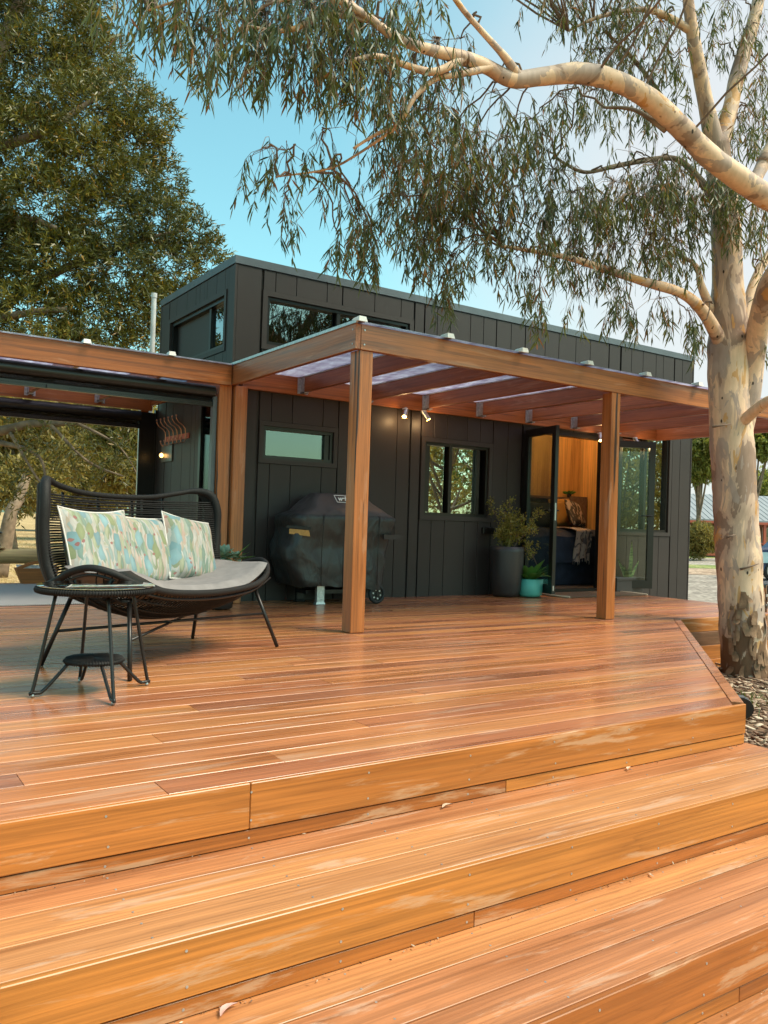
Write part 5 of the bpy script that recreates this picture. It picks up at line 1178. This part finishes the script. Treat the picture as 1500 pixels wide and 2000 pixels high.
L_([(1560,200,7.0,38),(1530,250,6.95,36),(1490,320,6.85,34)])
L_([(1010,148,5.8,26),(985,110,5.7,20),(940,60,5.6,16),(905,20,5.5,14),(870,-30,5.4,12)])
L_([(905,115,5.6,22),(850,140,5.5,18),(800,130,5.45,14),(740,110,5.3,12),(690,118,5.2,10)])
L_([(965,130,5.7,20),(900,145,5.6,14),(850,155,5.55,13),(810,190,5.5,11),(780,240,5.5,9),(735,262,5.5,8),(690,290,5.5,6)])
L_([(1425,700,TD-.02,40),(1398,650,TD-.12,34),(1370,605,TD-.3,28),(1330,572,TD-.5,24),(1250,548,TD-.7,20),(1170,522,TD-.8,18),(1110,503,TD-.9,15),(1050,492,TD-1.0,11),(980,480,TD-1.1,8)])
L_([(1390,380,TD,22),(1330,315,TD-.1,15),(1270,312,TD-.2,13),(1200,325,TD-.4,11),(1140,336,TD-.5,9),(1085,308,TD-.6,7)], mat=M['trunk'])
L_([(1425,850,TD,36),(1452,822,TD-.15,30),(1490,790,TD-.4,26),(1530,772,TD-.6,22),(1600,740,TD-.8,18)])
L_([(1395,620,TD,22),(1370,560,TD-.1,18),(1360,520,TD-.1,12),(1330,500,TD-.2,8)])
L_([(1445,660,TD+.1,26),(1470,560,TD+.2,22),(1500,500,TD+.3,20),(1560,420,TD+.4,14)])
L_([(720,40,5.3,14),(640,30,5.2,12),(560,60,5.1,9),(480,50,5.0,6)]); L_([(700,20,5.25,14),(600,-60,5.1,13),(480,-40,5.0,9),(380,-10,4.9,7),(290,20,4.9,5)])
L_([(640,-10,5.1,12),(520,10,5.1,7),(440,90,5.2,5)]); L_([(780,245,5.5,8),(700,300,5.6,6),(640,330,5.7,5),(540,345,5.8,4)])
L_([(1350,60,TD-.3,20),(1270,20,TD-.4,14),(1180,30,TD-.6,9),(1110,60,TD-.7,6)]); L_([(1335,250,TD-.3,14),(1250,130,TD-.5,10),(1180,60,TD-.6,6)], mat=M['trunk']); L_([(1300,255,6.4,14),(1240,215,6.5,9),(1180,210,6.6,6)], mat=M['trunk'])
for x0_, y0_, x1_, y1_ in ((1391,834,1428,828),(1445,1112,1482,1101),(1418,1050,1436,1044)):
    p, q = at(x0_, y0_, TD-0.205), at(x1_, y1_, TD-0.215); mm = MB(); mm.tube([p, (p+q)/2-FW*0.015, q], [0.011,0.008,0.004], 6); part('dead_twig', mm, M['twig'], gum, True)
# rough bark flakes on the butt
mm = MB(); r_ = random.Random(5)
for k in range(46):
    a = R(r_.uniform(180, 340)); z = -0.45+r_.random()**1.5*0.75; ce = at(1452-3*(z+0.3), 1290-(z+0.38)*205, TD); ce.z = z; rad = 0.213+0.02*r_.random()-0.01*z
    t = Vector((-math.sin(a), math.cos(a), 0)); nr = Vector((math.cos(a), math.sin(a), 0)); p = ce+nr*rad; w_ = r_.uniform(0.012,0.035); h_ = r_.uniform(0.05,0.17); cl = r_.uniform(0.005,0.03)
    rows = []
    for i in range(5):
        s_ = i/4; o_ = nr*(0.002+cl*(1-s_)**2); q = p+Vector((0,0,(s_-0.5)*h_))+o_+t*0.012*math.sin(s_*3+k); w2 = w_*(0.5+0.5*math.sin(math.pi*(0.15+0.8*s_))); rows.append([q-t*w2, q+nr*0.003, q+t*w2])
    mm.add([v for rw in rows for v in rw], [(i*3+j, i*3+j+1, i*3+j+4, i*3+j+3) for i in range(4) for j in range(2)])
part('bark_flakes', mm, plain('loose_brown_bark', (0.22,0.12,0.065), 0.8, 0, 0.4, 14, 0.6), gum, True, kind='stuff')
# foliage: clusters of hanging twigs
CL = [ # x, y, rx, ry, twigs, depth, spread
 (240,40,55,40,9,5.0),(300,60,60,50,14,5.0),(350,40,60,50,15,5.0),(360,110,40,40,9,5.1),(430,40,80,50,18,5.1),(450,110,80,50,22,5.1),(520,120,70,60,24,5.2),(560,60,70,50,20,5.2),(600,110,70,70,26,5.3),
 (420,150,40,30,12,5.1),(500,170,40,25,10,5.2),(650,120,60,80,24,5.3),(700,90,60,80,24,5.4),(620,190,60,40,20,5.3),(690,190,60,50,18,5.4),(740,150,60,80,26,5.4),(750,220,50,40,14,5.5),(660,30,80,40,18,5.2),(780,90,50,50,12,5.5),
 (850,160,60,40,10,5.6),(830,60,40,40,7,5.5),(900,150,50,30,7,5.7),(640,330,60,40,8,5.7),(560,380,60,60,10,5.8),(510,370,30,40,5,5.8),(660,440,60,60,10,6.0),(700,480,40,30,10,6.2),
 (800,230,60,40,18,5.6),(840,290,70,50,24,6.0),(780,320,60,50,20,6.2),(870,350,70,50,30,6.5),(800,390,70,50,34,6.6),(850,420,80,50,40,6.8),(780,450,60,40,26,6.6),(900,440,70,50,32,6.9),(840,480,70,40,30,6.8),(960,400,60,50,24,6.8),(930,330,60,40,16,6.5),(990,340,60,50,20,6.6),(1040,300,50,40,16,6.8),(1010,430,60,40,18,7.0),(1080,400,60,50,24,7.1),(1060,330,50,40,16,7.0),(880,250,60,30,10,6.0),(960,250,60,30,9,6.2),
 (1120,440,60,40,26,7.2),(1160,480,60,40,26,7.3),(1200,420,60,40,26,7.3),(1240,450,60,50,34,7.4),(1280,390,60,50,38,7.5),(1300,440,50,50,36,7.6),(1330,400,40,50,26,7.6),(1270,520,60,40,26,7.4),(1200,540,60,40,22,7.3),(1120,550,60,40,16,7.1),(1320,530,50,40,22,7.6),(1060,500,60,40,14,7.0),(980,500,50,30,14,6.9),
 (1100,30,60,40,16,7.4),(1160,60,60,50,24,7.4),(1210,110,60,50,28,7.5),(1170,160,50,40,20,7.4),(1260,40,60,50,24,7.6),(1290,110,50,60,20,7.7),(1240,190,60,40,18,7.5),(1160,240,50,40,16,7.2),(1250,250,50,30,12,7.3),(1310,180,30,50,9,7.8),(1090,250,50,40,12,7.0),
 (1420,60,50,50,18,8.2),(1470,110,40,60,20,8.3),(1490,200,30,50,14,8.3),(1400,140,30,30,6,8.2),(1440,290,50,40,22,8.2),(1480,290,30,40,14,8.2),(1340,330,40,30,10,7.8),(1400,390,40,30,22,7.7),(1450,420,50,30,22,7.6),(1380,440,40,30,18,7.7),(1480,470,30,40,12,7.7),(1440,480,40,30,14,7.6),(1490,580,25,50,9,8.0),(1480,690,20,40,6,8.1),
 (560,455,20,20,4,6.2),(700,520,26,16,13,6.5),(660,515,20,14,6,6.5),(735,530,14,10,4,6.5),(880,560,30,20,14,6.8),(860,600,24,14,10,6.8),(1045,600,20,14,8,6.9),(1060,645,12,8,4,6.9),(1125,630,9,10,3,7.0),(1210,620,24,16,9,7.2),(1230,650,14,12,6,7.2),(1290,640,40,20,9,7.4),(1340,660,24,16,9,7.5),(1370,690,10,16,3,7.6),(1010,560,40,20,9,6.9),(950,530,40,20,10,6.9),(820,530,40,20,16,6.7)]
for _ in range(95):   # the crown goes on above the picture
    CL.append((random.uniform(150,2000), random.uniform(-800,-40), 110, 70, 16, random.uniform(4.6,9.0)))
SKA = np.array([p[:] for p in SK]); tw = MB(); LP = []; LD = []; r_ = random.Random(11)
for (x, y, rx, ry, nt_, D) in CL:
    ce = at(x, y-ry*0.4-0.22/D*FPX, D); dd = np.linalg.norm(SKA-np.array(ce[:]), axis=1); s = Vector(SKA[int(dd.argmin())])
    mid = (s+ce)/2+Vector((r_.uniform(-.1,.1), r_.uniform(-.1,.1), 0.10+0.06*(s-ce).length)); ln = (s-ce).length
    pth = smooth_path([s, mid, ce], 5); pth = [p+Vector((r_.gauss(0,.012), r_.gauss(0,.012), r_.gauss(0,.012))) if 0 < i < len(pth)-1 else p for i, p in enumerate(pth)]
    tw.tube(pth, [0.005+0.005*(1-i/(len(pth)-1)) for i in range(len(pth))], 5)
    for _ in range(int(nt_*1.2+0.5)):
        px2, py2 = x+r_.gauss(0,0.55)*rx, y-ry*0.25-0.17/D*FPX+r_.gauss(0,0.5)*ry; p = at(px2, py2, D+r_.gauss(0,0.22))
        tw.tube([ce, (ce+p)/2+Vector((0,0,0.04)), p], [0.003,0.0025,0.002], 3)
        dr = (p-ce); dr.z = 0; dr = (dr*0.8+Vector((r_.gauss(0,.12), r_.gauss(0,.12), -0.32))); q = p; pts = [p]
        for k in range(4):
            q = q+dr.normalized()*r_.uniform(0.05,0.085); dr = dr*0.7+Vector((r_.gauss(0,.06), r_.gauss(0,.06), -0.35)); pts.append(q)
        tw.tube(pts, [0.002,0.0018,0.0015,0.0013,0.001], 3)
        for k in range(r_.randint(10,16)):
            t = r_.random()*4; i = min(3, int(t)); b = pts[i].lerp(pts[i+1], t-i); LP.append(b[:]); LD.append((r_.gauss(0,.33), r_.gauss(0,.33), -1.0+abs(r_.gauss(0,.22))))
part('twigs', tw, M['twig'], gum, False, kind='stuff')
LP = np.array(LP); LD = np.array(LD); nl = len(LP); print('gum leaves', nl)
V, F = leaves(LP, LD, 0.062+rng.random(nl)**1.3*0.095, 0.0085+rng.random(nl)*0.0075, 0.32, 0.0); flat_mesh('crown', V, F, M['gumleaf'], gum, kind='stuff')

# ------------------------------------------------------------------ dense tree on the left
def crown(lumps, per, Lr, Wr, mat, parent, seed, outw=0.8, up=0.25, name='crown', inner=0.45):
    """leaf sprays over the shells of many lumps: (centre, radii, weight)"""
    r_ = np.random.default_rng(seed); parts = []
    for (c_, rd, wt) in lumps:
        n_ = int(per*wt); d_ = norm(r_.normal(size=(n_,3))); rad = (inner+(1.06-inner)*r_.random((n_,1))**0.6); P0 = np.array(c_)[None]+d_*np.array(rd)[None]*rad
        k = 9; P = np.repeat(P0, k, 0); ax = norm(np.repeat(d_*outw+np.array([0,0,up])+r_.normal(size=(n_,3))*0.55, k, 0)); s_ = np.tile(np.arange(k)/k, n_)[:,None]
        sp_ = Lr[1]*1.6; P = P+ax*s_*sp_; Dv = ax*0.75+norm(r_.normal(size=P.shape))*0.75
        parts.append(leaves(P, Dv, Lr[0]+r_.random(len(P))*(Lr[1]-Lr[0]), Wr[0]+r_.random(len(P))*(Wr[1]-Wr[0]), 0.15, 0.1))
    V, F = join(parts); return flat_mesh(name, V, F, mat, parent, kind='stuff')
bt = thing('dense_tree', 'dense dark olive tree behind the left pergola with sunlit upper edges', 'tree', tuple(at(-150,1100,14)[:2])+(GZ,))
LL = [(80,40,120,80,14),(60,150,110,90,13.5),(210,120,40,50,14.5),(160,100,60,70,14),(230,190,60,50,13.8),(290,235,50,45,13.6),(260,280,60,45,13.5),(150,230,90,70,13.2),(50,290,90,80,13),(170,320,80,55,13),(300,300,34,30,13.8),(250,360,60,45,13.2),(320,350,35,32,13.8),(345,400,28,30,13.9),(90,400,90,70,12.8),(210,430,80,60,13),(300,440,60,50,13.4),(370,460,50,36,14),(400,500,40,30,14),(330,520,60,50,13.6),(230,530,80,60,13),(120,520,90,70,12.8),(30,500,70,70,12.8),(60,620,90,50,12.6),(180,620,80,50,12.8),(270,610,60,50,13),(330,600,50,50,13.4),(-90,200,120,120,13),(-90,450,120,120,13),(-60,0,120,100,13.5),(100,-90,140,90,14),(-80,650,100,80,12.6),(130,690,120,40,12.6),(290,680,60,40,13),
      (40,850,70,40,13.0),(120,860,60,40,12.8),(190,870,50,45,12.8),(250,880,40,50,12.9),(150,910,45,35,12.9),(60,930,30,45,13),(35,960,24,50,13.2),(225,940,30,30,13),(270,940,24,40,13.1),(110,920,36,30,13),(75,985,20,35,13)]
lum = []
for (x, y, rx, ry, D) in LL:
    k = D/FPX; low = y > 780; lum.append((at(x, y, D+0.3)[:], (rx*k*0.92, rx*k*0.95, ry*k*0.92), rx*ry/5000*(0.22 if low else 1.0)))
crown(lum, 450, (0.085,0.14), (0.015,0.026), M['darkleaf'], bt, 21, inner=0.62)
BS = []
for pts in ([(-170,1120,14,90),(-150,900,14,80),(-120,700,13.8,70),(-80,400,13.6,50),(-20,150,13.6,34),(60,-40,13.8,22)], [(-140,860,14,50),(-60,850,13.6,36),(0,842,13.3,26),(60,828,13.2,20),(130,826,13.1,15),(195,822,13,8)],
            [(-130,740,13.9,40),(-40,640,13,24),(50,612,12.6,18),(130,604,12.6,12)], [(-100,480,13.6,36),(40,430,13,20),(110,445,12.6,9)], [(-60,300,13.6,30),(80,260,13.4,18),(200,180,13.6,10)], [(-130,720,13.9,36),(60,560,13.6,22),(240,480,13.6,14),(360,450,13.8,8)], [(-100,850,13.6,24),(60,880,13.2,9),(90,940,13,5)], [(100,830,13.1,9),(170,900,13,6),(240,930,12.9,4)],[(20,845,13.2,9),(70,930,13,5),(100,960,13,3)],[(150,826,13,7),(230,870,13,4),(270,930,13,3)]):
    limb(pts, bt, M['trunk'], 10, 'branch' if pts[0][1] < 1000 else 'trunk', 0.04)

# ------------------------------------------------------------------ background trees
def bgtree(name, x, y, D, htop, wpx, label, mat, seed, leafL=0.22, lumps=9, group=None, pos=None, h=None, lean=0.0, per=42, low=0.45):
    r_ = random.Random(seed); p = pos if pos else at(x, y, D); base = Vector((p[0], p[1], GZ)); H = h if h else (1046-htop)/FPX*D+1.6; Wd = wpx*D/FPX if pos is None else wpx
    t = thing(name, label, 'tree', base, 0, group); top = base+Vector((lean*H, 0, H*0.72))
    mm = MB(); pts = smooth_path([base, base+Vector((lean*H*0.2+r_.uniform(-.1,.1), 0, H*0.2)), base+Vector((lean*H*0.6, 0, H*0.45)), top], 5); mm.tube(pts, [H*0.026*(1-0.75*i/(len(pts)-1)) for i in range(len(pts))], 9); part('trunk', mm, M['trunk'], t, True)
    lm = []
    for k in range(lumps):
        a = r_.random()*6.28; rr = Wd*0.5*math.sqrt(r_.random())*0.8; zz = H*(low+(0.95-low)*r_.random()); c_ = base+Vector((lean*H*0.6+math.cos(a)*rr, math.sin(a)*rr, zz)); s_ = Wd*r_.uniform(0.16,0.28)
        lm.append((c_[:], (s_, s_, s_*0.75), 1.0)); mm = MB(); q = pts[min(len(pts)-1, 6+k % 8)]; mm.tube(smooth_path([q, (q+c_)/2+Vector((0,0,-0.03*H)), c_], 4), [H*0.010*(1-0.7*i/8) for i in range(9)], 6); part('branch', mm, M['trunk'], t, True)
    crown(lm, per*9, (leafL*0.7, leafL*1.3), (leafL*0.22, leafL*0.36), mat, t, seed, 0.6, 0.0); return t
gl = 'paddock trees beyond the left pergola'
bgtree('paddock_tree', 30, 1000, 34, 800, 230, 'paddock tree with sunlit gold leaf colour seen at the far left under the pergola', M['goldleaf'], 31, 0.26, 12, gl, lean=-0.05, per=34, low=0.3)
bgtree('paddock_tree', 150, 1000, 48, 810, 210, 'paddock tree with pale trunk behind the loveseat back', M['goldleaf'], 32, 0.30, 12, gl, per=34, low=0.3)
bgtree('paddock_tree', 250, 1000, 40, 840, 150, 'forked paddock tree seen beside the dark door edge', M['goldleaf'], 33, 0.26, 10, gl, lean=0.08, per=34)
bgtree('paddock_tree', 90, 1000, 70, 860, 160, 'far green paddock tree between two golden trees', M['darkleaf'], 34, 0.4, 10, gl, per=30, low=0.2)
bgtree('paddock_tree', 330, 1000, 60, 840, 240, 'paddock tree hidden mostly behind the house end', M['goldleaf'], 35, 0.35, 10, gl, per=30)
bgtree('paddock_tree', -60, 1000, 55, 800, 260, 'broad paddock tree at the far left frame edge', M['darkleaf'], 36, 0.35, 11, gl, per=30, low=0.25)
mm = MB(); p0 = at(2,1052,20); p0.z = GZ
mm.tube(smooth_path([p0, at(20,1010,20), at(38,970,20.2), at(52,930,20.4)], 5), [0.19-0.006*i for i in range(16)], 9); lt = solo('leaning_trunk', mm, M['trunk'], 'leaning bare brown tree trunk in the dry grass at the left edge', 'tree', smooth=True)
gr = 'trees behind the far farmhouse'
bgtree('far_tree', 1365, 1000, 52, 830, 110, 'yellow-green tree above the grey roof beside the house corner', M['farleaf'], 41, 0.34, 10, gr, per=34, low=0.62)
bgtree('far_tree', 1480, 1000, 75, 925, 130, 'low green tree behind the grey roof at the right edge', M['farleaf'], 42, 0.45, 8, gr, per=30, low=0.4)
bgtree('far_tree', 1470, 1000, 48, 800, 120, 'tree with bare pale limbs right of the gum trunk', M['farleaf'], 43, 0.3, 7, gr, per=24, low=0.75)
bh = thing('yellow_bush', 'rounded yellow-green bush in front of the red farmhouse verandah', 'bush', (*at(1362,1080,47).xy, GZ))
pb = at(1360,1048,47); lm = []
for k in range(14): a = random.random()*6.28; rr = random.random()*0.9; c_ = pb+Vector((math.cos(a)*rr, math.sin(a)*rr, -0.1+random.uniform(-.75,.75)*(1-rr*0.5))); lm.append((c_[:], (0.42,0.42,0.34), 1.0))
crown(lm, 170, (0.10,0.18), (0.03,0.05), M['goldleaf'], bh, 51)
# trees on the camera's side: seen only as reflections in the windows
gb = 'gum trees on the lawn behind the camera'
for k, (x, y, h_, w_, lab) in enumerate(((19.5,-9,9,7,'spreading gum tree on the lawn reflected in the sliding window'),(27,-13,11,9,'tall gum tree on the lawn reflected at the right of the sliding window'),(24,-4.5,6,6,'green tree nearest the drive reflected in the door-side window'),(36,-10,12,11,'broad far tree on the lawn reflected in the door-side window'),(33,-26,10,12,'far tree across the lawn reflected low in the sliding window'),(15,-26,5,9,'low tree across the lawn reflected low in the small window'),(44,-2,12,12,'tall tree by the drive reflected in the door-side window'))):
    bgtree('lawn_tree', 0, 0, 0, 0, w_, lab, M['greenleaf'] if k % 2 else M['goldleaf'], 60+k, 0.28, 11, gb, pos=(x, y), h=h_*0.8, per=(4,5,7,7,10,10,7)[k], low=0.40)

# ------------------------------------------------------------------ farmhouse, car and trailer on the right
fc = at(1430,1080,56); fx = RT; fy = Vector((FW.x, FW.y, 0)).normalized()
fh = thing('farmhouse', 'low brick farmhouse with grey roof and red verandah posts beyond the drive', 'house', (fc.x, fc.y, GZ))
def fp(a, b, z): q = Vector((fc.x, fc.y, 0))+fx*a+fy*b; return (q.x, q.y, z)
def fbox(m_, a0, a1, b0, b1, z0, z1): m_.hexa([fp(a0,b0,z0),fp(a1,b0,z0),fp(a1,b1,z0),fp(a0,b1,z0),fp(a0,b0,z1),fp(a1,b0,z1),fp(a1,b1,z1),fp(a0,b1,z1)])
mm = MB(); fbox(mm, -5, 9, 2.2, 9, GZ, 1.75); part('wall', mm, M['brickred'], fh)
mm = MB(); mm.loft([[fp(-5.6,0,1.72),fp(-5.6,0,1.82),fp(-5.6,5.5,3.75),fp(-5.6,11,1.82),fp(-5.6,11,1.72)],[fp(9.6,0,1.72),fp(9.6,0,1.82),fp(9.6,5.5,3.75),fp(9.6,11,1.82),fp(9.6,11,1.72)]]); rf = part('roof', mm, M['roofgrey'], fh)
mm = MB()
for k in range(38): a = -5.5+k*0.4; mm.beam(fp(a,0.0,1.835), fp(a,5.5,3.765), 0.05, 0.03)
part('roof_ribs', mm, M['roofgrey'], rf, world=False)
mm = MB(); mm.lathe([(0.12,0),(0.12,0.14),(0.30,0.18),(0.33,0.28),(0.26,0.40),(0.08,0.46)], fp(-1.6,5.5,3.62), 14); part('roof_ventilator', mm, M['roofgrey'], rf, True, world=False)
mm = MB(); fbox(mm, -5.6, 9.6, -0.02, 0.08, 1.56, 1.72); part('fascia', mm, M['redpaint'], fh)
for k in range(7): mm = MB(); a = -4.4+k*2.2; fbox(mm, a-0.09, a+0.09, 0.05, 0.23, GZ, 1.56); part('post', mm, M['redpaint'], fh)
mm = MB(); fbox(mm, -5.2, 9.2, 0.06, 0.16, -0.62, -0.42); fbox(mm, -5.2, 9.2, 0.06, 0.16, 0.25, 0.33); part('railing', mm, M['redpaint'], fh)
for a in (-2.6, 0.3, 3.5, 6.2):
    mm = MB(); fbox(mm, a-0.55, a+0.55, 2.14, 2.19, -0.1, 1.4); wf = part('window', mm, M['white'], fh); mm = MB(); fbox(mm, a-0.47, a+0.47, 2.10, 2.135, -0.02, 1.32); part('pane', mm, M['glassbrown'], wf, world=False)
# parked car: bonnet to the left
cc = at(1492,1108,29); ca = math.atan2(RT.y, RT.x)
car = thing('parked_car', 'pale blue and dark four-wheel-drive car parked on the drive at the right edge', 'car', (cc.x, cc.y, -0.70), ca)
prof = [(-0.85,0.42),(-0.90,0.75),(-0.80,1.02),(0.30,1.14),(0.85,1.72),(3.0,1.78),(3.45,1.30),(3.5,0.50),(3.0,0.36),(-0.5,0.36)]
mm = MB(); mm.loft([[(x,-0.85 if z < 1.2 else -0.72,z) for x, z in prof],[(x,0.85 if z < 1.2 else 0.72,z) for x, z in prof]]); part('body', mm, M['carblue'], car, world=False)
mm = MB(); mm.loft([[(0.85,-0.76,1.72),(3.0,-0.76,1.78),(2.9,-0.7,1.90),(0.95,-0.7,1.86)],[(0.85,0.76,1.72),(3.0,0.76,1.78),(2.9,0.7,1.90),(0.95,0.7,1.86)]]); part('roof', mm, M['carsilver'], car, world=False)
mm = MB(); mm.hexa([(0.36,-0.70,1.17),(0.36,0.70,1.17),(0.38,0.70,1.17),(0.38,-0.70,1.17),(0.80,-0.66,1.70),(0.80,0.66,1.70),(0.83,0.66,1.70),(0.83,-0.66,1.70)]); mm.hexa([(0.55,-0.80,1.18),(3.2,-0.80,1.22),(3.2,-0.78,1.22),(0.55,-0.78,1.18),(0.95,-0.755,1.66),(2.9,-0.755,1.70),(2.9,-0.74,1.70),(0.95,-0.74,1.66)]); part('window', mm, M['carglass'], car, world=False)
mm = MB(); mm.box(-0.88, 3.4, -0.872, -0.855, 0.62, 0.98); part('door_panel', mm, M['carsilver'], car, world=False)
mm = MB(); mm.box(-0.98, -0.90, -0.80, 0.80, 0.45, 0.66); part('bumper', mm, M['silver'], car, world=False)
for x in (0.0, 2.7):
    for sg in (-1, 1):
        mm = MB(); mm.tube([(x,sg*0.66,0.36),(x,sg*0.88,0.36)], 0.36, 20); wh = part('wheel', mm, M['rubber'], car, True, world=False)
        mm = MB(); mm.tube([(x,sg*0.881,0.36),(x,sg*0.90,0.36)], 0.24, 16); mm.tube([(x,sg*0.87,0.36),(x,sg*0.892,0.36)], 0.30, 20); part('rim', mm, M['silver'], wh, world=False)
tc_ = at(1500,1188,16.5); tc_.z = -0.70
trl = thing('trailer', 'low black trailer with pale side rails beyond the gum trunk', 'trailer', tc_, ca)
mm = MB(); mm.cbox(-0.32, 2.2, -0.6, 0.6, 0.28, 0.62, 0.02); mm.cbox(-0.30, 2.2, -0.55, 0.55, 0.05, 0.14, 0.01); part('tray', mm, M['blk'], trl, world=False)
for z in (0.24, 0.40): mm = MB(); mm.cbox(-0.34, 2.2, -0.64, -0.605, z-0.022, z+0.022, 0.005); part('side_rail', mm, M['pipe'], trl, world=False)
for sg in (-1, 1): mm = MB(); mm.tube([(1.2,sg*0.62,0.26),(1.2,sg*0.78,0.26)], 0.26, 18); part('wheel', mm, M['rubber'], trl, True, world=False)
